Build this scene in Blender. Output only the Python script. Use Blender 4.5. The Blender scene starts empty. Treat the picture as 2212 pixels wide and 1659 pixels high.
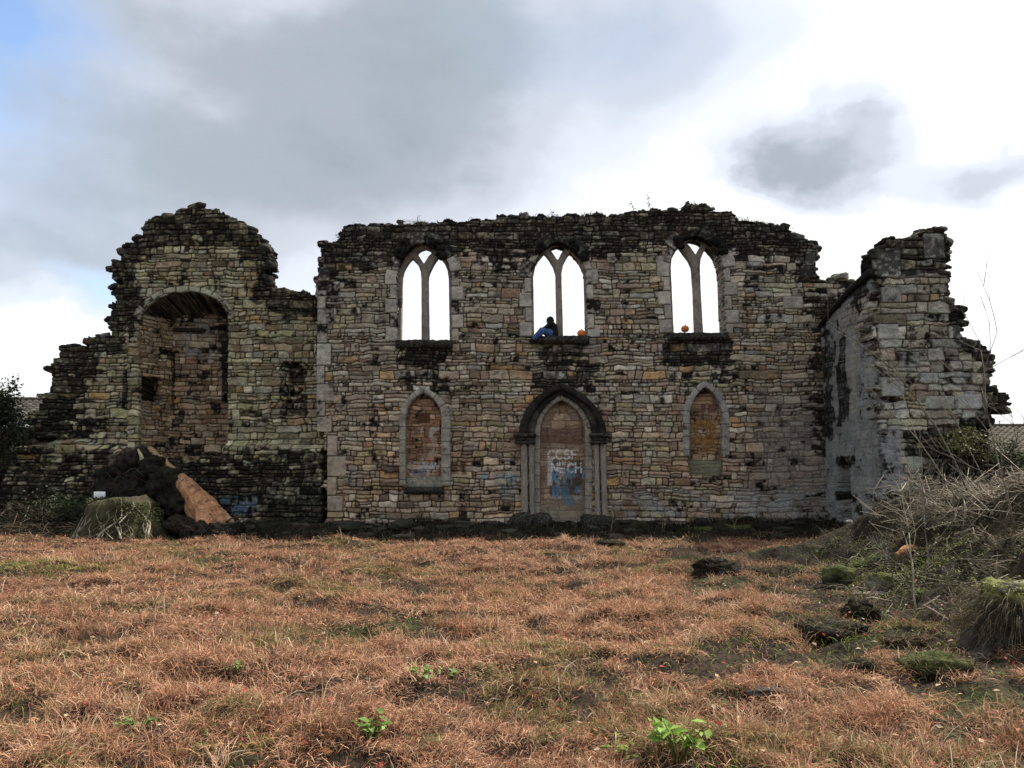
import bpy, bmesh, math, random
import numpy as np
from mathutils import Vector, Matrix

# ------------------------------------------------------------------ camera, sky, sun, exposure
C = bpy.context.scene.collection
SC = bpy.context.scene
PITCH = math.radians(6.0); CAMZ = 1.7; F = 1720.4          # focal length in units of a 2212 px wide picture
cam_d = bpy.data.cameras.new('camera'); cam = bpy.data.objects.new('camera', cam_d); C.objects.link(cam)
cam.location = (0, 0, CAMZ); cam.rotation_euler = (math.pi/2 + PITCH, 0, 0)
cam_d.sensor_width = 36; cam_d.lens = 28; cam_d.clip_end = 3000; cam_d.clip_start = 0.05
SC.camera = cam
SC.view_settings.view_transform = 'Standard'; SC.view_settings.look = 'None'
SC.view_settings.exposure = 0.9; SC.view_settings.gamma = 1
SC.cycles.max_bounces = 6; SC.cycles.diffuse_bounces = 3
SUN = Vector((0.60, 0.29, 0.80)).normalized()              # towards the sun: right, a little behind the wall
SUN_EL = math.asin(SUN.z); SUN_AZ = math.atan2(SUN.x, SUN.y)

CP, SP = math.cos(PITCH), math.sin(PITCH)
def ray(px, py):                                           # picture point (2212 px wide) -> world direction
    a = (np.asarray(px, float) - 1106) / F; b = (829.5 - np.asarray(py, float)) / F
    return a, CP - b*SP, SP + b*CP
def at(px, py, Y):                                         # ... -> world point at depth Y
    x, y, z = ray(px, py); t = Y / y
    return Vector((float(x*t), Y, float(CAMZ + z*t)))
def proj(X, Y, Z):                                         # world -> picture point
    z = Z - CAMZ; f = Y*CP + z*SP; u = -Y*SP + z*CP
    return 1106 + F*X/f, 829.5 - F*u/f

W = bpy.data.worlds.new('World'); SC.world = W; W.use_nodes = True
nt = W.node_tree; nt.nodes.clear()
def wn(t, **k):
    n = nt.nodes.new(t)
    for a, b in k.items(): setattr(n, a, b)
    return n
def M(op, a, b=None, c=None, clamp=False):
    n = wn('ShaderNodeMath', operation=op, use_clamp=clamp)
    for i, v in enumerate((a, b, c)):
        if v is None: continue
        if isinstance(v, (int, float)): n.inputs[i].default_value = v
        else: nt.links.new(v, n.inputs[i])
    return n.outputs[0]
tc = wn('ShaderNodeTexCoord'); DIR = tc.outputs['Generated']
def wnoise(scale, detail, stretch=(1, 1, 1), rough=0.55, off=(0, 0, 0)):
    mp = wn('ShaderNodeMapping'); mp.inputs['Scale'].default_value = stretch; mp.inputs['Location'].default_value = off
    nt.links.new(DIR, mp.inputs['Vector'])
    n = wn('ShaderNodeTexNoise'); n.inputs['Scale'].default_value = scale; n.inputs['Detail'].default_value = detail
    n.inputs['Roughness'].default_value = rough
    nt.links.new(mp.outputs[0], n.inputs['Vector']); return n
sx = wn('ShaderNodeSeparateXYZ'); nt.links.new(DIR, sx.inputs[0])
n1 = wnoise(5.0, 7, (1, 1, 1.6)); n2 = wnoise(2.2, 6, (1, 1, 1.5), .6, (3.1, 1.7, .4)); n3 = wnoise(5.0, 7, (1, 1, 1.6), .55, (9, 4, 2))
az = M('ADD', M('ARCTAN2', sx.outputs[0], sx.outputs[1]), M('MULTIPLY', M('SUBTRACT', n1.outputs[0], .5), .26))
el = M('ADD', M('ARCSINE', sx.outputs[2]), M('MULTIPLY', M('SUBTRACT', n3.outputs[0], .5), .17))
def blob(px, py, rx, ry, w, p=1.0):                        # a cloud mass fixed in azimuth and elevation
    x, y, z = ray(px, py); a0 = math.atan2(x, y); e0 = math.atan2(z, math.hypot(x, y))
    sa = rx / F; se = ry / F
    q = M('ADD', M('POWER', M('DIVIDE', M('ABSOLUTE', M('SUBTRACT', az, a0)), sa), 2.0),
              M('POWER', M('DIVIDE', M('ABSOLUTE', M('SUBTRACT', el, e0)), se), 2.0))
    if p != 1.0: q = M('POWER', q, p)
    return M('MULTIPLY', M('EXPONENT', M('MULTIPLY', q, -1.0)), w)
def total(l):
    s = l[0]
    for x in l[1:]: s = M('ADD', s, x)
    return s
dark = total([blob(250, 330, 600, 250, .37), blob(720, 330, 420, 220, .29), blob(60, 560, 330, 130, .36), blob(1050, 330, 250, 130, .20),
              blob(1800, 335, 160, 80, .50, 1.25), blob(1670, 375, 110, 45, .20), blob(2125, 362, 95, 48, .33, 1.1),
              blob(500, 60, 660, 190, .27), blob(1000, 40, 480, 140, .22), blob(1380, 100, 360, 190, .17), blob(1650, 120, 420, 160, .05), blob(1330, 260, 200, 150, .06),
              blob(300, 170, 190, 55, -.12), blob(150, 500, 120, 40, -.07), blob(1250, 230, 110, 110, -.12), blob(130, 720, 200, 60, -.10)])
wob = M('MULTIPLY', M('SUBTRACT', n2.outputs[0], .5), M('ADD', M('MULTIPLY', dark,   .8), .15))
back = M('MULTIPLY', M('MULTIPLY', M('ADD', M('MULTIPLY', sx.outputs[1], -1.0), .15), 1.6, clamp=True), .30)   # unseen sky behind the camera, its grey tuned to light the wall
dk = M('ADD', M('ADD', dark, wob), back, clamp=True)
ramp = wn('ShaderNodeValToRGB'); nt.links.new(dk, ramp.inputs[0])
cr = ramp.color_ramp; cr.interpolation = 'EASE'
cr.elements[0].position = 0.0; cr.elements[0].color = (.66, .665, .67, 1)
cr.elements[1].position = 1.0; cr.elements[1].color = (.10, .125, .15, 1)
for p, c in ((.10, (.57, .59, .625, 1)), (.20, (.485, .515, .57, 1)), (.34, (.385, .41, .46, 1)), (.56, (.255, .285, .32, 1)), (.8, (.155, .185, .215, 1))):
    e = cr.elements.new(p); e.color = c
bg_c = wn('ShaderNodeBackground'); nt.links.new(ramp.outputs[0], bg_c.inputs[0]); bg_c.inputs[1].default_value = 0.96
sky = wn('ShaderNodeTexSky', sky_type='NISHITA', sun_disc=False)
sky.sun_elevation = SUN_EL; sky.sun_rotation = SUN_AZ; sky.air_density = 1.0; sky.dust_density = 0.6
bg_s = wn('ShaderNodeBackground'); nt.links.new(sky.outputs[0], bg_s.inputs[0]); bg_s.inputs[1].default_value = 0.14
blue = M('ADD', total([blob(10, 60, 130, 120, .80), blob(-80, 160, 130, 160, .5), blob(190, 640, 70, 28, .55), blob(1330, 90, 300, 110, .16), blob(60, 420, 260, 200, .14)]), 0.0, clamp=True)
mx = wn('ShaderNodeMixShader'); nt.links.new(blue, mx.inputs[0]); nt.links.new(bg_c.outputs[0], mx.inputs[1]); nt.links.new(bg_s.outputs[0], mx.inputs[2])
wo = wn('ShaderNodeOutputWorld'); nt.links.new(mx.outputs[0], wo.inputs[0])

sd = bpy.data.lights.new('sun', 'SUN'); sd.energy = 4.3; sd.angle = math.radians(1.5); sd.color = (1, .93, .83)
so = bpy.data.objects.new('sun', sd); C.objects.link(so); so.rotation_euler = SUN.to_track_quat('Z', 'Y').to_euler(); so.location = (20, 10, 40)

# ------------------------------------------------------------------ helpers
RNG = np.random.default_rng(7)
def hash2(i, j, seed):
    with np.errstate(over='ignore'):
        h = (i.astype(np.int64)*374761393 + j.astype(np.int64)*668265263 + seed*982451653) & 0xffffffff
        h = ((h ^ (h >> 13)) * 1274126177) & 0xffffffff
        h = (h ^ (h >> 16)) & 0xffffffff
    return h / 4294967295.0
def vnoise(x, y, seed=0):
    x = np.asarray(x, float); y = np.asarray(y, float)
    i = np.floor(x).astype(np.int64); j = np.floor(y).astype(np.int64); fx = x-i; fy = y-j
    fx = fx*fx*(3-2*fx); fy = fy*fy*(3-2*fy)
    a = hash2(i, j, seed)*(1-fx) + hash2(i+1, j, seed)*fx
    b = hash2(i, j+1, seed)*(1-fx) + hash2(i+1, j+1, seed)*fx
    return a*(1-fy) + b*fy
def fbm(x, y, seed=0, o=4):
    s = 0; a = .5; t = 0
    for k in range(o):
        s = s + a*vnoise(x*2**k, y*2**k, seed+k*17); t += a; a *= .5
    return s/t
def sm(a, b, x): t = np.clip((x-a)/(b-a), 0, 1); return t*t*(3-2*t)
def inside(px, py, poly):
    r = np.zeros(np.shape(px), bool); n = len(poly)
    for k in range(n):
        x0, y0 = poly[k]; x1, y1 = poly[(k+1) % n]
        if y0 == y1: continue
        c = ((y0 > py) != (y1 > py)) & (px < (x1-x0)*(py-y0)/(y1-y0) + x0)
        r ^= c
    return r
def polydist(px, py, poly, closed=True):                   # distance and arc length along a polyline
    best = np.full(np.shape(px), 1e9); arc = np.zeros(np.shape(px)); s = 0
    n = len(poly)
    for k in range(n if closed else n-1):
        x0, y0 = poly[k]; x1, y1 = poly[(k+1) % n]; dx, dy = x1-x0, y1-y0; L2 = dx*dx+dy*dy
        if L2 == 0: continue
        t = np.clip(((px-x0)*dx+(py-y0)*dy)/L2, 0, 1)
        d = np.hypot(px-x0-t*dx, py-y0-t*dy); m = d < best
        best = np.where(m, d, best); arc = np.where(m, s + t*math.sqrt(L2), arc); s += math.sqrt(L2)
    return best, arc

def mesh_np(name, V, faces, mat, col=None, parent=None, smooth=False):
    """faces: list of int arrays (n,3) or (n,4)."""
    me = bpy.data.meshes.new(name)
    V = np.asarray(V, np.float32)
    me.vertices.add(len(V)); me.vertices.foreach_set('co', V.ravel())
    faces = [np.asarray(f, np.int32) for f in faces if len(f)]
    li = np.concatenate([f.ravel() for f in faces]); cnt = np.concatenate([np.full(len(f), f.shape[1], np.int32) for f in faces])
    me.loops.add(len(li)); me.loops.foreach_set('vertex_index', li)
    me.polygons.add(len(cnt)); st = np.zeros(len(cnt), np.int32); st[1:] = np.cumsum(cnt)[:-1]
    me.polygons.foreach_set('loop_start', st)
    if smooth: me.polygons.foreach_set('use_smooth', np.ones(len(cnt), bool))
    me.update(calc_edges=True)
    if col is not None:
        ca = me.color_attributes.new('Col', 'FLOAT_COLOR', 'POINT')
        c4 = np.ones((len(V), 4), np.float32); c4[:, :3] = col
        ca.data.foreach_set('color', c4.ravel())
    me.validate()
    o = bpy.data.objects.new(name, me); C.objects.link(o)
    if mat: me.materials.append(mat)
    if parent: o.parent = parent
    return o
def thing(name, label, cat, loc=(0, 0, 0), group=None):
    o = bpy.data.objects.new(name, None); C.objects.link(o); o.location = loc
    o.empty_display_size = .3
    return tag(o, label, cat, group)
def tag(o, label=None, cat=None, group=None, kind=None):
    if label: o['label'] = label
    if cat: o['category'] = cat
    if group: o['group'] = group
    if kind: o['kind'] = kind
    return o
def adopt(o, parent):                                      # geometry is in world coordinates: keep it there
    o.parent = parent
    o.matrix_parent_inverse = Matrix.Translation(parent.location).inverted()
    return o

# ---- materials
def mat(name, base=None, rough=.9, attr=False, ns=None, namp=.5, bump=0., bs=40., tint2=None, spec=.2, transl=0., stretch=(1, 1, 1)):
    m = bpy.data.materials.new(name); m.use_nodes = True; t = m.node_tree; b = t.nodes['Principled BSDF']
    b.inputs['Roughness'].default_value = rough; b.inputs['Specular IOR Level'].default_value = spec
    L = t.links.new
    if attr:
        a = t.nodes.new('ShaderNodeAttribute'); a.attribute_name = 'Col'; src = a.outputs['Color']
    else:
        a = t.nodes.new('ShaderNodeRGB'); a.outputs[0].default_value = (*base, 1); src = a.outputs[0]
    tcn = t.nodes.new('ShaderNodeTexCoord'); mp = t.nodes.new('ShaderNodeMapping'); mp.inputs['Scale'].default_value = stretch
    L(tcn.outputs['Object'], mp.inputs[0])
    if ns:
        n = t.nodes.new('ShaderNodeTexNoise'); n.inputs['Scale'].default_value = ns; n.inputs['Detail'].default_value = 6; n.inputs['Roughness'].default_value = .7
        L(mp.outputs[0], n.inputs['Vector'])
        if tint2:
            mr = t.nodes.new('ShaderNodeMapRange'); mr.inputs[1].default_value = .42; mr.inputs[2].default_value = .62; L(n.outputs[0], mr.inputs[0])
            mi = t.nodes.new('ShaderNodeMix'); mi.data_type = 'RGBA'; L(mr.outputs[0], mi.inputs[0]); L(src, mi.inputs[6]); mi.inputs[7].default_value = (*tint2, 1); src = mi.outputs[2]
        mr = t.nodes.new('ShaderNodeMapRange'); mr.inputs[1].default_value = .3; mr.inputs[2].default_value = .7
        mr.inputs[3].default_value = 1-namp; mr.inputs[4].default_value = 1+namp; L(n.outputs[0], mr.inputs[0])
        mu = t.nodes.new('ShaderNodeMix'); mu.data_type = 'RGBA'; mu.blend_type = 'MULTIPLY'; mu.inputs[0].default_value = 1
        L(src, mu.inputs[6]); L(mr.outputs[0], mu.inputs[7]); src = mu.outputs[2]
    L(src, b.inputs['Base Color'])
    if bump:
        n2 = t.nodes.new('ShaderNodeTexNoise'); n2.inputs['Scale'].default_value = bs; n2.inputs['Detail'].default_value = 5; L(mp.outputs[0], n2.inputs['Vector'])
        bp = t.nodes.new('ShaderNodeBump'); bp.inputs['Strength'].default_value = bump; bp.inputs['Distance'].default_value = .03
        L(n2.outputs[0], bp.inputs['Height']); L(bp.outputs[0], b.inputs['Normal'])
    if transl:
        tr = t.nodes.new('ShaderNodeBsdfTranslucent'); L(src, tr.inputs[0]); ms = t.nodes.new('ShaderNodeMixShader'); ms.inputs[0].default_value = transl
        L(b.outputs[0], ms.inputs[1]); L(tr.outputs[0], ms.inputs[2]); L(ms.outputs[0], t.nodes['Material Output'].inputs[0])
    return m
M_STONE = mat('rubble_stone', attr=True, ns=48, namp=.8, bump=.9, bs=45, spec=.1)
C_DRESS = (.25, .215, .175); C_DARK = (.030, .028, .024); C_MOULD = (.31, .285, .23); C_GREY = (.30, .29, .255)
M_DARKST = mat('blackened_stone', (.024, .023, .019), ns=20, namp=.8, bump=1., bs=30, tint2=(.06, .056, .045), spec=.1)
M_VEG = mat('leafage', attr=True, rough=.6, ns=8, namp=.3, spec=.25, transl=.3)
M_GRASS = mat('dry_blades', attr=True, rough=.8, spec=.15, transl=.25)
M_SOIL = mat('soil', attr=True, ns=9, namp=.8, bump=1., bs=25, spec=.1)
M_WOOD = mat('bark', attr=True, ns=18, namp=.5, bump=.8, bs=30, spec=.15)
M_PAINT = mat('white_board_paint', (.8, .82, .82), rough=.5, ns=5, namp=.08)

# ------------------------------------------------------------------ masonry panels
PAL = np.array([(.30, .265, .20), (.25, .215, .165), (.36, .33, .26), (.21, .185, .15), (.33, .285, .20), (.28, .27, .235),
                (.24, .175, .115), (.31, .22, .115), (.27, .205, .16), (.15, .125, .09), (.40, .385, .32), (.28, .26, .16)])
PW = np.array([3, 3, 2.0, 2.2, 1.6, 2, 1.2, .5, 1.4, 1.4, 1.1, 1.5]); PW = PW/PW.sum()

class Stones:
    """Courses of rubble: each sample gets a stone id, its distance to the joint and per-stone numbers."""
    def __init__(s, U, Z, seed, hr, lr, warp=1.0, split=.3):
        r = np.random.default_rng(seed)
        Zw = Z + warp*(.10*(fbm(U*.35, Z*.4, seed+1, 2)-.5) + .05*(vnoise(U*2.1, Z*3.0, seed+5)-.5) + .042*(vnoise(U*5.2, Z*2.2, seed+7)-.5) + .025*(vnoise(U*9, Z*9, seed+6)-.5))
        Uw = U + warp*(.12*(vnoise(U*1.8, Z*2.2, seed+2)-.5) + .03*(vnoise(U*8, Z*8, seed+3)-.5))
        z0, z1 = Zw.min()-.3, Zw.max()+.3; u0, u1 = Uw.min()-.5, Uw.max()+.5
        cb = [z0]
        while cb[-1] < z1: cb.append(cb[-1] + hr[0]+(hr[1]-hr[0])*r.random()**1.2)
        cb = np.array(cb); ci = np.clip(np.searchsorted(cb, Zw)-1, 0, len(cb)-2)
        ul = np.zeros_like(U); ur = np.zeros_like(U); zl = cb[ci].copy(); zh = cb[ci+1].copy(); ids = np.zeros(U.shape, np.int64)
        nxt = 0
        for c in range(len(cb)-1):
            m = ci == c
            if not m.any(): continue
            h = cb[c+1]-cb[c]
            b = [u0 - r.uniform(0, .4)]
            while b[-1] < u1: b.append(b[-1] + (lr[0]+(lr[1]-lr[0])*r.random()**1.7)*(.45+.75*h/hr[1])*(1.9 if r.random() < .10 else 1))
            b = np.array(b); k = np.clip(np.searchsorted(b, Uw[m])-1, 0, len(b)-2)
            ul[m] = b[k]; ur[m] = b[k+1]
            sp = r.random(len(b)) < (split*1.9 if h > .6*hr[1]+.4*hr[0] else split*.3); fr = r.uniform(.35, .65, len(b))
            zz = zl[m] + (zh[m]-zl[m])*fr[k]; up = (Zw[m] > zz) & sp[k]; lo = (~up) & sp[k]
            a = zl[m]; a[up] = zz[up]; zl[m] = a; a = zh[m]; a[lo] = zz[lo]; zh[m] = a
            ids[m] = nxt + 2*k + up; nxt += 2*len(b)
        s.w = ur-ul; s.h = zh-zl; du = np.minimum(Uw-ul, ur-Uw); dz = np.minimum(Zw-zl, zh-Zw)
        rr = .035                                           # rounded corners
        s.d = np.where((du < rr) & (dz < rr), rr - np.hypot(rr-du, rr-dz), np.minimum(du, dz))
        s.id = ids; s.n = nxt
        s.cu = (ul+ur)/2 - (Uw-U); s.cz = (zl+zh)/2 - (Zw-Z)
        s.ru = (Uw-ul)/(ur-ul)-.5; s.rz = (Zw-zl)/(zh-zl)-.5

def panel(name, P0, P1, outline, holes, seed, res=.021, thick=.8, hr=(.10, .23), lr=(.16, .55), paint=None, offset=None,
          rings=(), blocks=(), relief=1.0, parent=None, ragged=.42, taper=0., material=None, exact=(), jitter=.05, joint=(.040, .035, .027), tone=1.28):
    """A wall face through P0->P1 (plan points), its outline given as picture points cast onto that plane; real thickness behind it."""
    P0 = np.array(P0, float); P1 = np.array(P1, float); D = (P1-P0)/np.linalg.norm(P1-P0); N = np.array((D[1], -D[0]))
    def cast(pts):
        out = []
        for (px, py) in pts:
            x, y, z = ray(px, py); t = (P0 @ N)/(x*N[0]+y*N[1])
            out.append((float((x*t-P0[0])*D[0]+(y*t-P0[1])*D[1]), float(CAMZ+z*t)))
        return out
    OUT = cast(outline); HO = [cast(h) for h in holes]
    us = [p[0] for p in OUT]; zs = [p[1] for p in OUT]
    ug = np.arange(min(us)-.35, max(us)+.35, res); zg = np.arange(min(zs)-.1, max(zs)+.35, res)
    U, Z = np.meshgrid(ug, zg); ny, nx = U.shape
    PX, PY = proj(P0[0]+U*D[0], P0[1]+U*D[1], Z)
    S = Stones(U, Z, seed, hr, lr); sid, d = S.id.copy(), S.d.copy(); ns = S.n
    dressed = np.zeros(U.shape, bool)
    for (k, ring) in enumerate(rings):                      # dressed surround stones round an opening
        poly = HO[ring[0]] if isinstance(ring[0], int) else cast(ring[0]); wa, wb, ln = ring[1:4]
        dist, arc = polydist(U, Z, poly)
        zi = np.floor(arc/ln).astype(int); fr = (arc/ln-zi)*ln
        wd = np.where(zi % 2 == 0, wa, wb); m = (dist < wd) & (Z > min(p[1] for p in poly)-(ring[4] if len(ring) > 4 else 0))
        dd = np.minimum(np.minimum(fr, ln-fr), wd-dist)
        sid[m] = ns+zi[m]; d[m] = dd[m]; dressed |= m; ns += int(zi.max())+2
    for (x0, y0, x1, y1) in blocks:
        q = cast([(x0, y0), (x1, y1)]); a, b = sorted((q[0][0], q[1][0])); e, f = sorted((q[0][1], q[1][1]))
        m = (U > a) & (U < b) & (Z > e) & (Z < f)
        sid[m] = ns; d[m] = np.minimum(np.minimum(U-a, b-U), np.minimum(Z-e, f-Z))[m]; dressed |= m; ns += 1
    r = np.random.default_rng(seed+99)
    pick = PAL[r.choice(len(PAL), ns+2, p=PW)] * r.uniform(.72, 1.22, (ns+2, 1))
    bulge = r.uniform(.2, 1.0, ns+2); tu = r.uniform(-1, 1, ns+2); tz = r.uniform(-1, 1, ns+2); rnd = r.random(ns+2)
    # a loose stone belongs to the wall or not as a whole: ragged broken edges
    if ragged:
        cnt = np.bincount(sid.ravel(), minlength=ns+2); cnt[cnt == 0] = 1
        mu = np.bincount(sid.ravel(), S.cu.ravel(), ns+2)/cnt; mz = np.bincount(sid.ravel(), S.cz.ravel(), ns+2)/cnt
        mu = mu + r.normal(0, jitter*.4, ns+2); mz = mz + r.normal(0, jitter*.4, ns+2)
        eu = .26*(vnoise(U*2.6, Z*2.6, seed+75)-.5) + .12*(vnoise(U*7, Z*7, seed+71)-.5) + .06*(vnoise(U*17, Z*17, seed+72)-.5); ez = .16*(vnoise(U*2.6, Z*2.6, seed+76)-.5) + .12*(vnoise(U*7, Z*7, seed+73)-.5) + .06*(vnoise(U*17, Z*17, seed+74)-.5)
        keep_s = inside(ragged*mu[sid]+(1-ragged)*U+eu, ragged*mz[sid]+(1-ragged)*Z+ez, OUT)
        keep = np.where(dressed, inside(U, Z, OUT), keep_s)
    else: keep = inside(U, Z, OUT)
    for e in exact: keep &= ~inside(PX, PY, e)
    for h in HO: keep &= ~inside(U, Z, h)
    jw = .021
    prof = sm(0.002, jw, d)
    fine = fbm(U*9, Z*14, seed+31, 4)-.5
    hgt = prof*(.024+.034*bulge[sid]) + prof*(tu[sid]*S.ru*.034 + tz[sid]*S.rz*.028) + fine*.050 + (fbm(U*.5, Z*.5, seed+8, 3)-.5)*.10
    hgt = np.where(dressed, prof*.045+fine*.012+.02, hgt)*relief
    col = pick[sid]*np.array((1.02, .975, .94))
    gr = np.array((.27, .245, .205))*(.75+.5*rnd[sid])[..., None]
    col = np.where(dressed[..., None], gr, col)
    # mortar and dirt lie in the joints; lichen and damp blotches of their own shape
    bl = fbm(U*3.3, Z*4.5, seed+51, 4); bl2 = fbm(U*12, Z*15, seed+52, 3)
    col = col*(.55+.9*bl)[..., None]*(.6+.8*bl2)[..., None]
    lich = sm(.60, .75, fbm(U*2.2+5, Z*2.2, seed+61, 4))[..., None]*.5
    col = col*(1-lich) + lich*np.array((.34, .35, .26))*(.5+bl2)[..., None]
    jf = sm(.0, .020, d - .020*(bl2-.5) - .010*(bl-.4))[..., None]
    col = col*tone*jf + (1-jf)*np.array(joint)
    ctx = dict(U=U, Z=Z, PX=PX, PY=PY, sid=sid, d=d, rnd=rnd[sid], bl=bl, bl2=bl2, dressed=dressed, prof=prof, seed=seed, fine=fine)
    if paint: col, hgt = paint(col, hgt, ctx)
    if offset is not None: hgt = hgt + offset(ctx)
    X = P0[0]+U*D[0]+hgt*N[0]; Yc = P0[1]+U*D[1]+hgt*N[1]
    q = keep[:-1, :-1] & keep[1:, :-1] & keep[:-1, 1:] & keep[1:, 1:]
    idx = np.arange(ny*nx).reshape(ny, nx)
    f = np.stack([idx[:-1, :-1][q], idx[:-1, 1:][q], idx[1:, 1:][q], idx[1:, :-1][q]], 1)
    V = np.stack([X, Yc, Z], -1).reshape(-1, 3); CO = np.clip(col, .004, .8).reshape(-1, 3)
    used0 = np.unique(f); edges = []
    qp = np.pad(q, 1)
    for ax, sgn in ((0, 1), (0, -1), (1, 1), (1, -1)):
        nb = np.roll(qp, -sgn, axis=ax)[1:-1, 1:-1]; b = q & ~nb; jj, ii = np.nonzero(b)
        if ax == 0 and sgn == 1: e = (idx[jj+1, ii+1], idx[jj+1, ii])
        elif ax == 0: e = (idx[jj, ii], idx[jj, ii+1])
        elif sgn == 1: e = (idx[jj, ii+1], idx[jj+1, ii+1])
        else: e = (idx[jj+1, ii], idx[jj, ii])
        edges.append(np.stack(e, 1))
    E = np.concatenate(edges); vs = np.unique(E); mp = np.full(ny*nx, -1); mp[vs] = np.arange(len(vs))
    layers = [vs]; VV = [V]; CC = [CO]; base = len(V); F4 = [f]
    ts = (.12, .3, .55, .8, 1.0)
    for k, t in enumerate(ts):
        jit = r.normal(0, .018, (len(vs), 3)) if t < 1 else 0
        nv = V[vs] * 1.0
        off = (-thick*t) - hgt.ravel()[vs]
        nv[:, 0] += N[0]*off; nv[:, 1] += N[1]*off
        if taper:
            cx_ = V[used0, 0].mean(); nv[:, 0] -= (nv[:, 0]-cx_)*taper*t; nv[:, 2] -= np.maximum(0, nv[:, 2]-2)*taper*.6*t
        VV.append(nv + jit); CC.append(CO[vs]*r.uniform(.8, 1.2, (len(vs), 1)))
        new = base + np.arange(len(vs)); base += len(vs)
        a, b = mp[E[:, 0]], mp[E[:, 1]]
        pa, pb = layers[-1][a], layers[-1][b]
        F4.append(np.stack([pa, pb, new[b], new[a]][::-1], 1)); layers.append(new)
    # back face, coarser
    st = 6; Kc = q[::st, ::st]; cy, cx = Kc.shape; e1 = np.minimum(np.arange(cy)*st+st-1, q.shape[0]-1); e2 = np.minimum(np.arange(cx)*st+st-1, q.shape[1]-1)
    Kc = Kc & q[np.ix_(e1, e2)] & q[np.ix_(e1, np.arange(cx)*st)] & q[np.ix_(np.arange(cy)*st, e2)]
    Ub = ug[np.minimum(np.arange(cx+1)*st, nx-1)]; Zb = zg[np.minimum(np.arange(cy+1)*st, ny-1)]
    UB, ZB = np.meshgrid(Ub, Zb); off = -thick+.004
    if taper:
        uc = (V[used0, 0].mean()-P0[0])/D[0]; UB = UB-(UB-uc)*taper*1.05; ZB = ZB-np.maximum(0, ZB-2)*taper*.62
    VV.append(np.stack([P0[0]+UB*D[0]+off*N[0], P0[1]+UB*D[1]+off*N[1], ZB], -1).reshape(-1, 3)); CC.append(np.full((UB.size, 3), .16))
    ib = base + np.arange(UB.size).reshape(UB.shape)
    F4.append(np.stack([ib[:-1, :-1][Kc], ib[1:, :-1][Kc], ib[1:, 1:][Kc], ib[:-1, 1:][Kc]], 1))
    VV = np.concatenate(VV); CC = np.concatenate(CC); F4 = np.concatenate(F4)
    used = np.unique(F4); rm = np.full(len(VV), -1); rm[used] = np.arange(len(used))
    o = mesh_np(name, VV[used], [rm[F4]], material or M_STONE, CC[used])
    if parent: adopt(o, parent)
    return o

def arch(xl, xr, ys, xa, ya, yb, n=9, th=1.15):             # outline of a pointed opening, from bottom left round to bottom right
    L = []; R = []
    for k in range(n+1):
        a = th*k/n; fx = (1-math.cos(a))/(1-math.cos(th)); fy = math.sin(a)/math.sin(th)
        L.append((xl+(xa-xl)*fx, ys+(ya-ys)*fy)); R.append((xr+(xa-xr)*fx, ys+(ya-ys)*fy))
    return [(xl, yb)] + L + R[::-1][1:] + [(xr, yb)]

def plate(name, rings, Y, depth, base, parent=None, bevel=.02, erode=.02, joint=None, stain=.45, voxel=.022):
    """Flat stonework cut to a traced outline (first ring) with openings (the others), given real depth and chamfered edges."""
    cu = bpy.data.curves.new(name, 'CURVE'); cu.dimensions = '2D'; cu.fill_mode = 'BOTH'; cu.extrude = depth/2-bevel; cu.bevel_depth = bevel; cu.bevel_resolution = 1; cu.offset = -bevel
    for rg in rings:
        pts = [at(x, y, Y) for (x, y) in rg]
        sp = cu.splines.new('POLY'); sp.points.add(len(pts)-1); sp.use_cyclic_u = True
        for k, p in enumerate(pts): sp.points[k].co = (p.x, p.z, 0, 1)
    tmp = bpy.data.objects.new(name+'_tmp', cu); C.objects.link(tmp)
    dg = bpy.context.evaluated_depsgraph_get(); me = bpy.data.meshes.new_from_object(tmp.evaluated_get(dg))
    bpy.data.objects.remove(tmp); bpy.data.curves.remove(cu)
    me.transform(Matrix(((1, 0, 0, 0), (0, 0, -1, Y+depth/2), (0, 1, 0, 0), (0, 0, 0, 1))))
    n = len(me.vertices); P = np.zeros(n*3, np.float32); me.vertices.foreach_get('co', P)
    li = [tuple(p.vertices) for p in me.polygons]; bpy.data.meshes.remove(me)
    g = Geo(); T = [f for f in li if len(f) == 3]; Q = [f for f in li if len(f) == 4]; g.add(P.reshape(-1, 3), Q, T)
    jp = [(at(x, y, Y).x, at(x, y, Y).z) for (x, y) in joint] if joint else None
    def colf(P, N_):
        a = n3(P, 5, 21); b_ = n3(P, 21, 22); c = np.array(base)*(1+1.1*a+.9*b_)[:, None]
        w = sm(.02, .10, n3(P, 3.2, 23)+.5*b_-.16+.3*stain)[:, None]*.85; c = c*(1-w)+np.array((.018, .017, .014))*(1+b_)[:, None]*w
        if jp:
            d_, arc = polydist(P[:, 0], P[:, 2], jp, closed=False); f = np.abs((arc/.36) % 1-.5)*.36; m = (1-sm(.006, .018, f))[:, None]*.8
            c = c*(1-m)+np.array((.02, .018, .014))*m
        return np.clip(c, .004, .7)
    return remesh(g, name, M_STONE, voxel, parent, colf, erode, 9., False)

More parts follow.
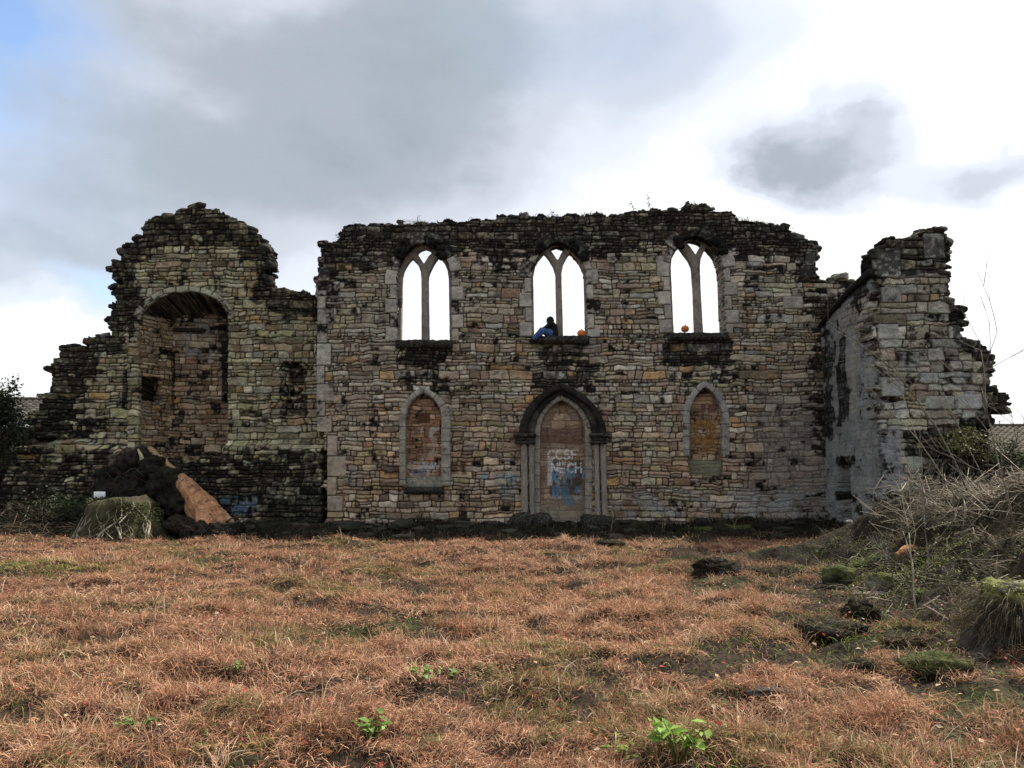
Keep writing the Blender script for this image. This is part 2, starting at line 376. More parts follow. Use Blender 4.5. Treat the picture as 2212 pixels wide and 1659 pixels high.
def tube(pts, rad, sides=8, closed=True):
    """verts, quads, tris of a tapering tube along points."""
    pts = [Vector(p) for p in pts]; V = []; Q = []; T = []
    up = Vector((.13, .31, .94)); n = len(pts)
    for k, p in enumerate(pts):
        d = (pts[min(k+1, n-1)]-pts[max(k-1, 0)]).normalized()
        a = d.cross(up)
        if a.length < .05: a = d.cross(Vector((1, 0, 0)))
        a.normalize(); b = d.cross(a)
        for s in range(sides):
            t = 2*math.pi*s/sides; V.append(p + (a*math.cos(t)+b*math.sin(t))*rad[k])
    for k in range(n-1):
        for s in range(sides):
            s2 = (s+1) % sides; Q.append((k*sides+s, k*sides+s2, (k+1)*sides+s2, (k+1)*sides+s))
    if closed:
        V.append(pts[0]); V.append(pts[-1]); a = len(V)-2
        for s in range(sides):
            s2 = (s+1) % sides; T.append((a, s2, s)); T.append((a+1, (n-1)*sides+s, (n-1)*sides+s2))
    return V, Q, T
class Geo:
    def __init__(s): s.V = []; s.Q = []; s.T = []; s.C = []; s.n = 0
    def add(s, V, Q=(), T=(), col=(.1, .1, .1)):
        V = np.asarray([tuple(v) for v in V], float).reshape(-1, 3)
        if len(Q): s.Q.append(np.asarray(Q, np.int64)+s.n)
        if len(T): s.T.append(np.asarray(T, np.int64)+s.n)
        c = np.asarray(col, float); s.C.append(np.tile(c, (len(V), 1)) if c.ndim == 1 else c)
        s.V.append(V); s.n += len(V); return s
    def tube(s, pts, rad, sides=8, col=(.1, .1, .1)): return s.add(*tube(pts, rad, sides), col=col)
    def build(s, name, material, parent=None, smooth=False):
        fs = []
        if s.Q: fs.append(np.concatenate(s.Q))
        if s.T: fs.append(np.concatenate(s.T))
        o = mesh_np(name, np.concatenate(s.V), fs, material, np.concatenate(s.C), smooth=smooth)
        if parent: adopt(o, parent)
        return o
def box_geo(x0, x1, y0, y1, z0, z1):
    V = [(x, y, z) for z in (z0, z1) for (x, y) in ((x0, y0), (x1, y0), (x1, y1), (x0, y1))]
    return V, [(0, 3, 2, 1), (4, 5, 6, 7), (0, 1, 5, 4), (1, 2, 6, 5), (2, 3, 7, 6), (3, 0, 4, 7)]
def ico(sub):
    b = bmesh.new(); bmesh.ops.create_icosphere(b, subdivisions=sub, radius=1)
    V = np.array([v.co[:] for v in b.verts]); T = np.array([[v.index for v in f.verts] for f in b.faces]); b.free(); return V, T
ICO = {k: ico(k) for k in (1, 2, 3, 4)}
def n3(P, sc, seed): return (fbm(P[:, 0]*sc+P[:, 2]*sc*.7+9, P[:, 1]*sc-P[:, 2]*sc*.6, seed, 4) + fbm(P[:, 2]*sc+3, P[:, 0]*sc-P[:, 1]*sc*.5, seed+40, 4))/2-.5
def rock_geo(loc, size, seed, sub=3, rough=.5, flat=.0):
    V, T = ICO[sub]; P = V*1.0
    P = np.sign(P)*np.abs(P)**.75 if flat else P
    P = P*(1+rough*2.2*n3(V, 1.3, seed)+rough*.8*n3(V, 4.5, seed+3))[:, None]
    a = random.Random(seed).uniform(0, 6.28); R = np.array(((math.cos(a), -math.sin(a), 0), (math.sin(a), math.cos(a), 0), (0, 0, 1)))
    return (P @ R.T)*np.array(size)+np.array(loc), T

def remesh(geo, name, material, voxel, parent=None, colf=None, disp=0., dsc=6., smooth=True):
    """Fuse overlapping tubes and lumps into one continuous surface."""
    t = geo.build(name+'_tmp', None); md = t.modifiers.new('r', 'REMESH'); md.mode = 'VOXEL'; md.voxel_size = voxel
    dg = bpy.context.evaluated_depsgraph_get(); me = bpy.data.meshes.new_from_object(t.evaluated_get(dg)); old = t.data
    bpy.data.objects.remove(t); bpy.data.meshes.remove(old)
    n = len(me.vertices); P = np.zeros(n*3, np.float32); me.vertices.foreach_get('co', P); P = P.reshape(-1, 3).astype(float)
    nr = np.zeros(n*3, np.float32); me.vertices.foreach_get('normal', nr); nr = nr.reshape(-1, 3)
    li = np.zeros(len(me.loops), np.int32); me.loops.foreach_get('vertex_index', li); Q = li.reshape(-1, 4)
    if disp: P = P + nr*(disp*2*n3(P, dsc, 5))[:, None]
    col = colf(P, nr) if colf else np.full((n, 3), .1)
    bpy.data.meshes.remove(me)
    o = mesh_np(name, P, [Q], material, col, smooth=smooth)
    if parent: adopt(o, parent)
    return o

# ------------------------------------------------------------------ lettering strokes for the painted graffiti
GL = {'C': [[(1, .85), (.6, 1), (.15, .8), (0, .5), (.15, .2), (.6, 0), (1, .15)]], 'E': [[(1, 1), (0, 1), (0, 0), (1, 0)], [(0, .5), (.8, .5)]],
      'F': [[(1, 1), (0, 1), (0, 0)], [(0, .52), (.8, .52)]], 'S': [[(1, .85), (.5, 1), (.05, .8), (.2, .55), (.8, .45), (.95, .2), (.5, 0), (0, .15)]],
      'N': [[(0, 0), (0, 1), (1, 0), (1, 1)]], 'H': [[(0, 0), (0, 1)], [(1, 0), (1, 1)], [(0, .5), (1, .5)]], 'I': [[(.5, 0), (.5, 1)]],
      'U': [[(0, 1), (0, .2), (.3, 0), (.7, 0), (1, .2), (1, 1)]], 'T': [[(0, 1), (1, 1)], [(.5, 1), (.5, 0)]], 'O': [[(.5, 0), (0, .3), (0, .7), (.5, 1), (1, .7), (1, .3), (.5, 0)]],
      'Y': [[(0, 1), (.5, .5), (1, 1)], [(.5, .5), (.5, 0)]], 'L': [[(0, 1), (0, 0), (1, 0)]]}
def spray(col, c, text, x, y, w, h, colr, wid, gap=.25, fade=.35, seed=0):
    """Paint letters on a wall: x, y is the lower left of the word in picture points."""
    for k, ch in enumerate(text):
        x0 = x + k*w*(1+gap)
        for st in GL[ch]:
            pts = [(x0+a*w, y-b*h) for a, b in st]
            dd, _ = polydist(c['PX'], c['PY'], pts, closed=False)
            m = (1-sm(wid*.6, wid*1.15, dd))*(1-fade*(c['bl2'] < .45))
            m = (m*sm(.12, .3, c['prof']))[..., None]*.9
            col = col*(1-m)+np.array(colr)*m
    return col
def dab(col, c, x0, y0, x1, y1, colr, amt=.9, edge=6, thr=.45):
    n = fbm(c['PX']*.11, c['PY']*.05, 71+int(x0), 3)
    m = sm(0, edge, np.minimum(np.minimum(c['PX']-x0, x1-c['PX']), np.minimum(c['PY']-y0, y1-c['PY'])))*sm(thr-.06, thr+.06, n)
    m = (m*amt*sm(.05, .3, c['prof']+.2))[..., None]
    return col*(1-m)+np.array(colr)*m
def soft(c, x0, y0, x1, y1, ex, ey):
    X, Y = c['PX'], c['PY']
    return sm(x0-ex, x0+ex, X)*(1-sm(x1-ex, x1+ex, X))*sm(y0-ey, y0+ey, Y)*(1-sm(y1-ey, y1+ey, Y))
CRUST_SHADE = np.array((.012, .011, .009))
def crust_and_shade(col, c, m, black=CRUST_SHADE, keep=.34):
    """Black crust, and shade painted into hollows: grows stone by stone and in blotches where the mask m (0..1) allows it."""
    n = .30*c['rnd']+.26*c['bl']+.24*c['bl2']+.20*fbm(c['PX']*.07, c['PY']*.011, c['seed']+91, 3)
    m = np.where(m < .7, m*.92+.06, m)
    t = sm(-.06, .06, m*1.02-n)[..., None]
    sp = (sm(.52, .70, c['bl2'])*keep*c['prof']*(.4+c['rnd']))[..., None]; t = t*(1-.22*c['prof'][..., None]*c['rnd'][..., None])
    return col*(1-t)+(black*(1-sp)+col*sp)*t

# ------------------------------------------------------------------ nave wall with its three windows and doorway
NAVE_TOP = [(688, 521), (721.5, 520), (726, 507), (747, 499), (747, 489.6), (800.7, 485), (895.7, 479), (990.8, 475), (1054, 472), (1149, 466.8),
            (1244, 463), (1343, 461), (1353, 460), (1403.7, 451), (1429, 455.6), (1467, 452.5), (1495.6, 443), (1536.8, 447.7), (1544.7, 454),
            (1578, 458.8), (1581, 466.7), (1598.5, 471.5), (1622, 476), (1670, 487), (1701.5, 487), (1714, 501.6), (1736, 519), (1761.7, 520.6),
            (1765, 604.5), (1796.5, 605), (1812, 593), (1834.6, 604.5), (1905, 606)]
NAVE = NAVE_TOP + [(1905, 1185), (707, 1185), (707, 937), (685, 936), (684, 800)]
W1 = [(859, 737), (857, 600), (863, 573), (878, 546), (897, 530), (918, 525), (938, 531), (956, 546), (969, 570), (975, 600), (976, 737)]
W2 = [(1150, 728), (1148, 600), (1151, 580), (1160, 559), (1174, 541), (1190, 529), (1204.5, 524), (1219, 529), (1238, 541), (1254, 560), (1263, 580), (1266, 600), (1269, 729)]
W3 = [(1452, 720), (1446, 600), (1446, 570), (1452, 550), (1465, 532), (1482, 517), (1500, 511), (1518, 516), (1535, 529), (1550, 546), (1559, 568), (1563, 600), (1568, 721)]
B1 = arch(876, 953, 905, 914, 849, 1054); B2 = arch(1489, 1561, 905, 1524, 835, 1028)
DOOR = arch(1155, 1279, 945, 1212, 850, 1142)
topx = [p[0] for p in NAVE_TOP]; topy = [p[1] for p in NAVE_TOP]
def paint_nave(col, h, c):
    X, Y = c['PX'], c['PY']; top = np.interp(X, topx[:-5], topy[:-5]); dp = Y-top
    # reddish brown low down, ochre in places
    w = sm(780, 980, Y)[..., None]; col = col*(1-w*.38)+col*np.array((1.12, .86, .70))*w*.38*1.0
    och = (sm(.58, .7, fbm(X*.012, Y*.02, 5, 3))*sm(640, 760, Y))[..., None]*.15
    col = col*(1-och)+col*np.array((1.35, .98, .55))*och
    # weak grey limewash over the right end
    lw = sm(1560, 1700, X+60*(c['bl']-.5))*sm(820, 930, Y+60*(c['bl2']-.5))*.75
    col = col*(1-lw[..., None]*.8)+np.array((.165, .17, .165))*(.35+.65*c['bl']+.5*c['bl2'])[..., None]*lw[..., None]*.8
    lw2 = soft(c, 1330, 1060, 1790, 1122, 40, 14)*sm(.42, .6, c['bl'])
    col = col*(1-lw2[..., None]*.6)+np.array((.30, .31, .30))*lw2[..., None]*.6
    h = h*(1-.75*lw)
    m = 1.2-1.2*sm(34, 116, dp+26*(c['bl']-.5)+12*(fbm(X*.02, Y*.02, 3, 3)-.5)*4)
    m = np.maximum(m*1.05, .55*(1-sm(60, 170, dp)))
    for (x0, y0, x1, y1, a) in ((860, 740, 975, 800, .85), (850, 790, 985, 850, .62), (1160, 740, 1285, 790, .75), (1130, 780, 1310, 850, .66),
                                (1430, 726, 1590, 800, .82), (1420, 790, 1600, 830, .55), (1725, 610, 1860, 700, .6), (1745, 700, 1830, 1000, .62), (880, 500, 1560, 545, .6)):
        m = np.maximum(m, a*soft(c, x0, y0, x1, y1, 34, 22)*(.55+.75*fbm(X*.03, Y*.05, 91, 3)))
    for (x, y, r) in ((870, 528, 26), (945, 528, 30), (918, 508, 34), (1170, 524, 26), (1238, 524, 30), (1204, 502, 34), (1468, 518, 24), (1545, 518, 32), (1502, 490, 36)):
        m = np.maximum(m, 1.1*(1-sm(r*.5, r*1.25, np.hypot(X-x, Y-y))))
    m = np.maximum(m, .98*sm(1112, 1150, Y+16*(c['bl']-.5)))
    m = np.maximum(m, .31)
    col = crust_and_shade(col, c, m)
    # painted words and daubs low on the wall
    col = spray(col, c, 'II', 757, 1052, 5, 36, (.12, .17, .26), 2.4, 1.6); col = spray(col, c, 'NS', 832, 1018, 8, 14, (.45, .47, .45), 1.6)
    col = dab(col, c, 1035, 1018, 1128, 1040, (.17, .26, .30), .6, 8, .55); col = dab(col, c, 1060, 1030, 1126, 1085, (.20, .25, .25), .45, 10, .53)
    col = dab(col, c, 822, 1000, 876, 1028, (.085, .045, .03), .8, 5, .3); col = dab(col, c, 956, 992, 1010, 1028, (.085, .045, .03), .75, 6, .34)
    return col, h
nave = thing('ruined_wall', 'tall ruined rubble wall with three empty traceried windows above a pointed blocked doorway', 'ruined wall', (3.0, 22.4, 0))
QUOIN = [(688, 577, 712, 608), (688, 608, 735, 640), (686, 640, 704, 668), (686, 668, 722, 702), (685, 702, 708, 742), (684, 742, 716, 790), (684, 790, 702, 830), (684, 830, 722, 868),
         (684, 868, 704, 900), (684, 900, 718, 934), (707, 940, 730, 985), (707, 985, 748, 1030), (707, 1030, 728, 1070), (707, 1070, 742, 1105),
         (1725, 575, 1763, 602), (1738, 545, 1762, 575), (1690, 640, 1735, 668)]
panel('masonry', (-8, 22), (12, 22), NAVE, [W1, W2, W3, B1, B2, DOOR], 11, res=.021, thick=.75, hr=(.07, .27), lr=(.12, .62), ragged=.18, paint=paint_nave,
      rings=((0, .34, .20, .40), (1, .36, .20, .42), (2, .38, .20, .40)), blocks=QUOIN, parent=nave)

def window(lights, sill, label=None):
    y = 22.22
    tr_ = o = plate('window_tracery', lights, y, .26, C_DRESS, nave, .035, .008, None, .05, .016)
    x0, x1, ys = sill
    r = random.Random(int(x0)); a = at(x0, ys, 21.9); b = at(x1, ys, 21.9); g = Geo()
    # a worn sill slab, broken along its front
    P = []; n = 26
    for k in range(n+1):
        t = k/n; x = a.x+(b.x-a.x)*t; z = a.z+(b.z-a.z)*t
        fr = 21.86-.07*r.random(); P += [(x, fr, z-.20-.05*r.random()), (x, fr-.01, z-.03*r.random()), (x, 22.7, z+.02), (x, 22.7, z-.2)]
    Q = []
    for k in range(n):
        for s in range(4): Q.append((4*k+s, 4*k+(s+1) % 4, 4*k+4+(s+1) % 4, 4*k+4+s))
    Q += [(0, 3, 2, 1), (4*n, 4*n+1, 4*n+2, 4*n+3)]
    g.add(P, Q); o = g.build('sill', M_DARKST, nave); o.parent = tr_; o.matrix_parent_inverse = Matrix.Translation(nave.location).inverted() @ nave.matrix_basis.copy() @ Matrix.Translation(nave.location).inverted() if False else Matrix.Identity(4)
def grow(poly, d):
    cx = sum(p[0] for p in poly)/len(poly); return [(x+(d if x > cx else -d), y-(d if y < 720 else -d)) for x, y in poly]
window([grow(W1, 7), [(867, 737), (868.8, 599), (872, 585), (878, 573.5), (884, 565), (890, 558), (902, 570), (908.4, 586), (910, 605), (910, 737)],
        [(927, 737), (925, 605), (926, 595), (929, 586), (937, 570), (948, 554), (959, 565.6), (966, 581.5), (969, 602), (971, 737)],
        [(915.4, 569), (902, 547.6), (905, 543), (910, 540), (918.5, 537), (927.4, 540), (933, 545), (925, 553)]], (856, 978, 734))
window([grow(W2, 7), [(1154.6, 729), (1152, 596), (1157, 572), (1166.5, 556), (1175.5, 547), (1185.5, 559), (1195, 575), (1200, 591), (1202.6, 729)],
        [(1217, 729), (1213, 591), (1216.4, 572), (1225, 554.6), (1233, 544.6), (1246, 557), (1255.6, 571), (1261.6, 591), (1265, 729)],
        [(1205, 562), (1191.5, 541.5), (1188, 537), (1196, 531.6), (1204.5, 529), (1214, 531), (1220.5, 534.4), (1212, 547)]], (1146, 1273, 725))
window([grow(W3, 7), [(1456.4, 720), (1449.7, 577), (1451.6, 558), (1460, 542.7), (1467.6, 534), (1477.8, 547.5), (1488.5, 561.7), (1495, 577), (1499, 629), (1502, 720)],
        [(1520, 721), (1514.6, 629), (1512.7, 575), (1514.6, 558), (1521.7, 541.5), (1528, 532), (1540.7, 542.7), (1549, 554.6), (1556, 573.6), (1561, 651), (1564, 721)],
        [(1504, 550.6), (1491, 531), (1484, 524), (1492, 518), (1500, 516), (1511, 519), (1517, 524), (1510, 538)]], (1448, 1573, 718))

# blocked lower windows: moulded surround and masonry filling
def paint_b1(col, h, c):
    X, Y = c['PX'], c['PY']
    col = col*np.array((1.0, .72, .58)); col = crust_and_shade(col, c, np.maximum(.32, 1.1*(1-sm(852, 872, Y+.02*(X-914)**2*.6))))  # blacker towards the arch head
    col = dab(col, c, 902, 890, 931, 915, (.085, .04, .025), .9, 3, .2); col = dab(col, c, 925, 920, 950, 948, (.42, .40, .33), .9, 4, .40); col = dab(col, c, 926, 940, 946, 990, (.36, .34, .27), .8, 4, .47)
    col = dab(col, c, 905, 960, 925, 998, (.40, .38, .32), .7, 4, .55); col = dab(col, c, 880, 930, 926, 992, (.14, .065, .035), .6, 6, .45)
    col = spray(col, c, 'Y', 908, 935, 5, 10, (.5, .48, .42), 1.1)
    col = spray(col, c, 'CENNOY', 881, 1024, 9, 24, (.42, .46, .47), 1.7, .33); col = dab(col, c, 880, 998, 952, 1014, (.40, .46, .44), .7, 4, .5); col = dab(col, c, 890, 1012, 950, 1030, (.10, .12, .17), .7, 4, .5)
    m = sm(1026, 1032, Y)[..., None]; col = col*(1-m)+np.array((.30, .28, .22))*(.6+.8*c['bl2'])[..., None]*m
    m = sm(1050, 1053, Y)[..., None]; col = col*(1-m)+CRUST_SHADE*m  # shade of the recess under the sill, painted black
    return col, h*.6
def paint_b2(col, h, c):
    X, Y = c['PX'], c['PY']
    col = col*np.array((.9, .74, .62)); col = crust_and_shade(col, c, np.maximum(.36, 1.1*(1-sm(838, 862, Y+.02*(X-1524)**2*.6))))  # blacker towards the arch head
    w = (soft(c, 1493, 905, 1548, 975, 8, 8)*sm(.30, .45, c['bl']))[..., None]*.75; col = col*(1-w)+np.array((.26, .135, .035))*(.4+c['bl2'])[..., None]*w
    col = dab(col, c, 1512, 872, 1549, 894, (.13, .06, .055), .8, 4, .3)
    col = spray(col, c, 'L', 1530, 935, 3, 9, (.6, .58, .5), .9)
    w = sm(985, 1000, Y)[..., None]; col = col*(1-w)+np.array((.17, .165, .11))*(.5+c['bl'])[..., None]*w
    return col, h*.6
panel('window_blocking', (-8, 22.16), (12, 22.16), grow(B1, 3), [], 21, res=.015, thick=.4, joint=(.105, .08, .06), relief=.5, hr=(.10, .2), lr=(.14, .4), paint=paint_b1, ragged=False, parent=nave)
panel('window_blocking', (-8, 22.14), (12, 22.14), grow(B2, 3), [], 22, res=.015, thick=.4, joint=(.105, .08, .06), relief=.5, hr=(.10, .2), lr=(.14, .4), paint=paint_b2, ragged=False, parent=nave)
M_MOULD = mat('weathered_moulding', (.24, .22, .175), ns=9, namp=.6, bump=.9, bs=30, tint2=(.055, .05, .04), spec=.1)
plate('window_surround', [arch(862, 973, 905, 912, 836, 1050) + arch(876, 953, 905, 914, 849, 1050)[::-1]], 21.90, .30, C_MOULD, nave, .05, .02, arch(862, 973, 905, 912, 836, 1050), .15)
plate('window_surround', [arch(1476, 1577, 905, 1523, 822, 985) + arch(1491, 1561, 905, 1524, 836, 985)[::-1]], 21.93, .26, C_GREY, nave, .04, .02, arch(1476, 1577, 905, 1523, 822, 985), .12)
g = Geo(); a = at(874, 1053, 21.87); b = at(958, 1066, 21.87); g.add(*box_geo(a.x, b.x, 21.84, 22.1, b.z, a.z)); g.build('under_sill_slab', M_DARKST, nave)  # dark slab stands in for the shaded recess under the sill

# doorway: hood mould, inner order, capitals, jamb shafts, blocking, plinths
def paint_door(col, h, c):
    X, Y = c['PX'], c['PY']
    col = col*.55+np.array((.25, .195, .15))*(.45+.5*c['bl']+.6*c['bl2'])[..., None]*.5; col = col*np.array((1.0, .88, .80)); col = crust_and_shade(col, c, np.full(X.shape, .24))
    w = soft(c, 1165, 925, 1270, 958, 8, 6)[..., None]*.7; col = col*(1-w)+np.array((.12, .06, .045))*(.6+.8*c['bl2'])[..., None]*w
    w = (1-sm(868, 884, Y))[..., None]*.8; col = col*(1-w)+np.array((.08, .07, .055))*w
    col = dab(col, c, 1182, 990, 1262, 1075, (.035, .035, .035), .75, 8, .42)
    col = spray(col, c, 'CCSF', 1184, 992, 13, 20, (.70, .68, .62), 2.3, .3, .25)
    col = spray(col, c, 'NECH', 1192, 1021, 12, 20, (.72, .74, .72), 2.3, .42, .2)
    col = dab(col, c, 1181, 985, 1194, 1050, (.55, .53, .47), .9, 3, .48); col = dab(col, c, 1192, 1015, 1207, 1075, (.10, .27, .48), .95, 3, .42)
    col = dab(col, c, 1236, 1008, 1266, 1034, (.12, .28, .44), .8, 4, .5); col = dab(col, c, 1203, 1010, 1238, 1050, (.15, .27, .32), .65, 5, .54)
    col = dab(col, c, 1195, 1045, 1262, 1095, (.09, .19, .24), .75, 8, .53); col = dab(col, c, 1240, 1040, 1262, 1090, (.30, .33, .33), .6, 6, .55)
    w = sm(1080, 1110, Y)[..., None]*.6; col = col*(1-w)+np.array((.27, .25, .19))*(.5+c['bl'])[..., None]*w
    return col, h*.5
panel('door_blocking', (-8, 22.22), (12, 22.22), grow(arch(1157, 1277, 945, 1212, 852, 1142), 3), [], 23, res=.014, thick=.4, joint=(.105, .08, .06), relief=.5, hr=(.12, .3), lr=(.2, .6), paint=paint_door, ragged=False, parent=nave)
plate('hood_mould', [arch(1120, 1312, 942, 1212, 826, 946) + arch(1138, 1298, 942, 1212, 842, 946)[::-1]], 21.72, .42, C_DARK, nave, .06, .05, arch(1120, 1312, 942, 1212, 826, 946), .6, .025)
plate('arch_order', [arch(1136, 1300, 944, 1212, 841, 946) + arch(1154, 1280, 944, 1212, 852, 946)[::-1]], 21.86, .36, (.075, .068, .055), nave, .05, .035, arch(1136, 1300, 944, 1212, 841, 946), .8)
plate('inner_order', [arch(1153, 1281, 940, 1212, 850, 1128) + arch(1167, 1264, 934, 1213, 864, 1138)[::-1]], 21.98, .30, C_MOULD, nave, .05, .02, arch(1153, 1281, 940, 1212, 850, 1128), .12)
def capital(x0, x1):
    a = at(x0, 940, 21.75); b = at(x1, 956, 21.75); g = Geo()
    for (k, (z0, z1, e)) in enumerate(((a.z-.05, a.z+.05, .03), (b.z+.04, a.z-.052, -.02), (b.z-.03, b.z+.038, .012))):
        V, Q = box_geo(a.x-e, b.x+e, 21.7-e, 22.05, z0, z1); g.add(V, Q)
    g.build('capital', M_DARKST, nave)
capital(1112, 1156); capital(1277, 1311)
for xs, xb in (((1132, 9), (1134, 9)), ((1147, 7), (1150, 7)), ((1288, 7), (1292, 7)), ((1302, 8), (1307, 8))):
    g = Geo(); p0 = at(xs[0], 955, 21.88); p1 = at(xb[0], 1128, 21.88); r = xs[1]*.0128*.85; pts = []; rr = []
    for k in range(15):
        t = k/14; pts.append(p0.lerp(p1, t)); rr.append(r*(1+.10*math.sin(k*2.7+xs[0]))*(1.0 if k % 5 else .90))
    V, Q, T = tube(pts, rr, 10); c = RNG.uniform(.75, 1.15, (len(V), 1))*np.array((.30, .27, .22)); c[::3] *= .85
    g.add(V, Q, T, c); g.build('jamb_shaft', M_STONE, nave)
for i, (x, y, w, hh) in enumerate(((1146, 1134, .62, .36), (1296, 1136, .5, .34))):
    g = Geo(); p = at(x, y, 21.62)
    for k in range(5):
        V, T = rock_geo((p.x+RNG.uniform(-.3, .3), 21.6+RNG.uniform(-.1, .1), p.z+RNG.uniform(-.05, .1)), (w*.45, .25, hh*.7), 300+i*10+k, 3, .5, 1); g.add(V, T=T)
    g.build('plinth', M_DARKST, nave)
g = Geo(); a = at(1176, 1137, 21.85); b = at(1268, 1146, 21.85); g.add(*box_geo(a.x, b.x, 21.78, 22.3, b.z-.1, a.z)); g.build('threshold', M_MOULD, nave)
# worn corbel heads either side of the window arches
for i, (x, y) in enumerate(((868, 548), (866, 532), (938, 528), (957, 545), (1167, 536), (1242, 530), (1258, 548), (1466, 522), (1545, 518), (1561, 538))):
    p = at(x, y, 21.88); g = Geo()
    for k in range(4):
        V, T = rock_geo((p.x+RNG.uniform(-.10, .10), 21.93+RNG.uniform(-.05, .02), p.z+RNG.uniform(-.12, .12)), (.10, .11, .10), 400+i*7+k, 4, .8); V = V+RNG.normal(0, .008, V.shape); g.add(V, T=T)
    g.build('corbel_head', mat('corbel_stone', (.026, .024, .018), ns=18, namp=.9, bump=1, bs=40, tint2=(.010, .010, .008)) if i == 0 else bpy.data.materials['corbel_stone'], nave)

# ------------------------------------------------------------------ broken tower wall on the left with its arched recess
TOWER = [(738, 1190), (738, 940), (738, 655), (684, 642.5), (668.4, 633), (627, 630), (592, 620), (580, 614), (575, 606), (573, 588.7), (581, 582), (583, 560), (567, 552), (575, 538),
         (557.6, 523.7), (549.6, 504.7), (526, 484), (500.5, 470), (469, 454), (440, 449), (421, 440), (415, 451), (386.5, 451), (386.5, 460), (362.7, 463.5),
         (361, 473), (329.5, 474.6), (328, 482.6), (313.6, 489), (307, 501.6), (282, 522), (266, 536.4), (264.5, 550.7), (256.6, 557), (239, 576), (241, 588.7),
         (247, 601), (244, 617), (250, 636), (266, 652), (242, 658), (242, 666), (253.4, 677), (229.7, 687), (233, 699.6), (237.6, 715), (233, 725), (218.6, 723),
         (203, 728), (187, 737.6), (184, 747), (155, 745.5), (136, 744), (128, 753.4), (127, 772.4), (112.5, 780), (101, 794.6), (109, 807), (108, 829.5),
         (101, 842), (90, 847), (92, 864), (92, 880), (66, 898), (60, 925), (40, 935), (40, 1190)]
REC = [(278, 985), (278, 800), (279, 700), (300, 699), (300, 690), (308, 676), (322, 661), (345, 645), (372, 635), (405, 632), (440, 637), (465, 648), (483, 664), (493, 680), (493, 985)]
CAV = [(614, 850), (612, 790), (618, 783), (632, 786), (640, 795), (652, 796), (654, 845), (640, 870), (622, 878)]
TT = [p for p in TOWER[2:60]][::-1]; ttx = np.array([p[0] for p in TT]); tty = np.array([p[1] for p in TT]); o_ = np.argsort(ttx); ttx, tty = ttx[o_], tty[o_]
def paint_tower(col, h, c):
    X, Y = c['PX'], c['PY']
    dd, _ = polydist(X, Y, TOWER[3:-1], closed=False)
    col = col*np.array((.92, .94, .82))
    gl = (sm(.50, .66, fbm(X*.016, Y*.010, 33, 4))*sm(610, 660, Y))[..., None]*.45; col = col*(1-gl)+np.array((.25, .255, .165))*(.3+c['bl']+.4*c['bl2'])[..., None]*gl
    m = 1.15-1.15*sm(8, 78, dd+24*(c['bl']-.5)); m = np.where(Y > 900, 0, m)
    m = np.maximum(m, .85*(1-sm(470, 600, Y-.10*np.abs(X-410)))); m = np.maximum(m, .62*soft(c, 40, 720, 300, 960, 25, 20)*(1-sm(150, 300, X)))
    m = np.maximum(m, 1.0*soft(c, 590, 625, 700, 680, 22, 10)); m = np.maximum(m, .9*soft(c, 605, 780, 665, 900, 12, 10)*sm(.38, .5, c['bl']))  # blacker by the nave corner and round the cavity
    m = np.maximum(m, (.50+.14*np.clip((Y-950)/150, 0, 1))*sm(925, 985, Y)); m = np.maximum(m, .32)
    m = np.maximum(m, .9*sm(1115, 1160, Y))
    if c['seed'] == 31:
        ra, _ = polydist(X, Y, REC[4:14], closed=False); m = np.maximum(m, 1.25*(1-sm(2.5, 5, ra)))  # shade under the recess arch painted into the stone colour
    if c['seed'] == 31: m = np.maximum(m, 1.3*soft(c, 266, 800, 284, 885, 3, 4))  # depth of the square hole painted in as black shade
    m = m*(1-.8*np.exp(-((X-545)/28)**2-((Y-590)/30)**2))
    col = crust_and_shade(col, c, m)
    col = dab(col, c, 490, 1068, 530, 1090, (.10, .19, .22), .7, 6, .45); col = dab(col, c, 512, 1078, 566, 1112, (.15, .21, .29), .7, 8, .48); col = dab(col, c, 538, 1068, 592, 1102, (.24, .29, .31), .6, 8, .53)
    return col, h
def step_tower(c):                                          # the rough footing stands forward of the wall above it
    X, Y = c['PX'], c['PY']; e = 962+26*(fbm(X*.012, Y*.004, 77, 3)-.5)*2
    return (.42*sm(e-7, e+7, Y)+.10*sm(1035, 1050, Y+10*c['bl']))*(1-sm(701, 707, X))-.25*soft(c, 614, 785, 654, 870, 6, 6)*sm(.4, .5, c['bl'])
tower = thing('ruined_tower', 'broken rubble tower wall with a round-arched recess and a jagged domed top', 'ruined tower', (-8.5, 23, 0))
panel('masonry', (-14, 22.5), (-5, 22.5), TOWER, [REC], 31, res=.021, thick=1.25, taper=.17, hr=(.07, .28), lr=(.13, .62), paint=paint_tower, offset=step_tower, relief=1.25,
      rings=((REC[4:14], .20, .20, .34),), parent=tower, jitter=.09)
def paint_rec(col, h, c):
    X, Y = c['PX'], c['PY']
    col = col*np.array((.95, .82, .72)); w = (soft(c, 395, 700, 470, 775, 18, 16)*sm(.34, .5, c['bl']))[..., None]*.75; col = col*(1-w)+np.array((.25, .26, .25))*(.5+c['bl2'])[..., None]*w
    m = np.maximum(.34, .9*soft(c, 371, 708, 442, 718, 3, 3)); m = np.maximum(m, .95*(1-sm(662, 700, Y)))  # dark lintel, and vault shade painted across the recess top
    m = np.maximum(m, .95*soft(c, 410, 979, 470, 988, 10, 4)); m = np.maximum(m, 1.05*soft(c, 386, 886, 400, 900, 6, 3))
    m = np.maximum(m, .9*soft(c, 472, 700, 500, 740, 8, 10)); m = np.maximum(m, 1.2*soft(c, 480, 738, 500, 868, 3, 6)); m = np.maximum(m, .9*soft(c, 370, 760, 379, 872, 3, 10))  # dark slits at both sides painted on as shade
    return crust_and_shade(col, c, m), h
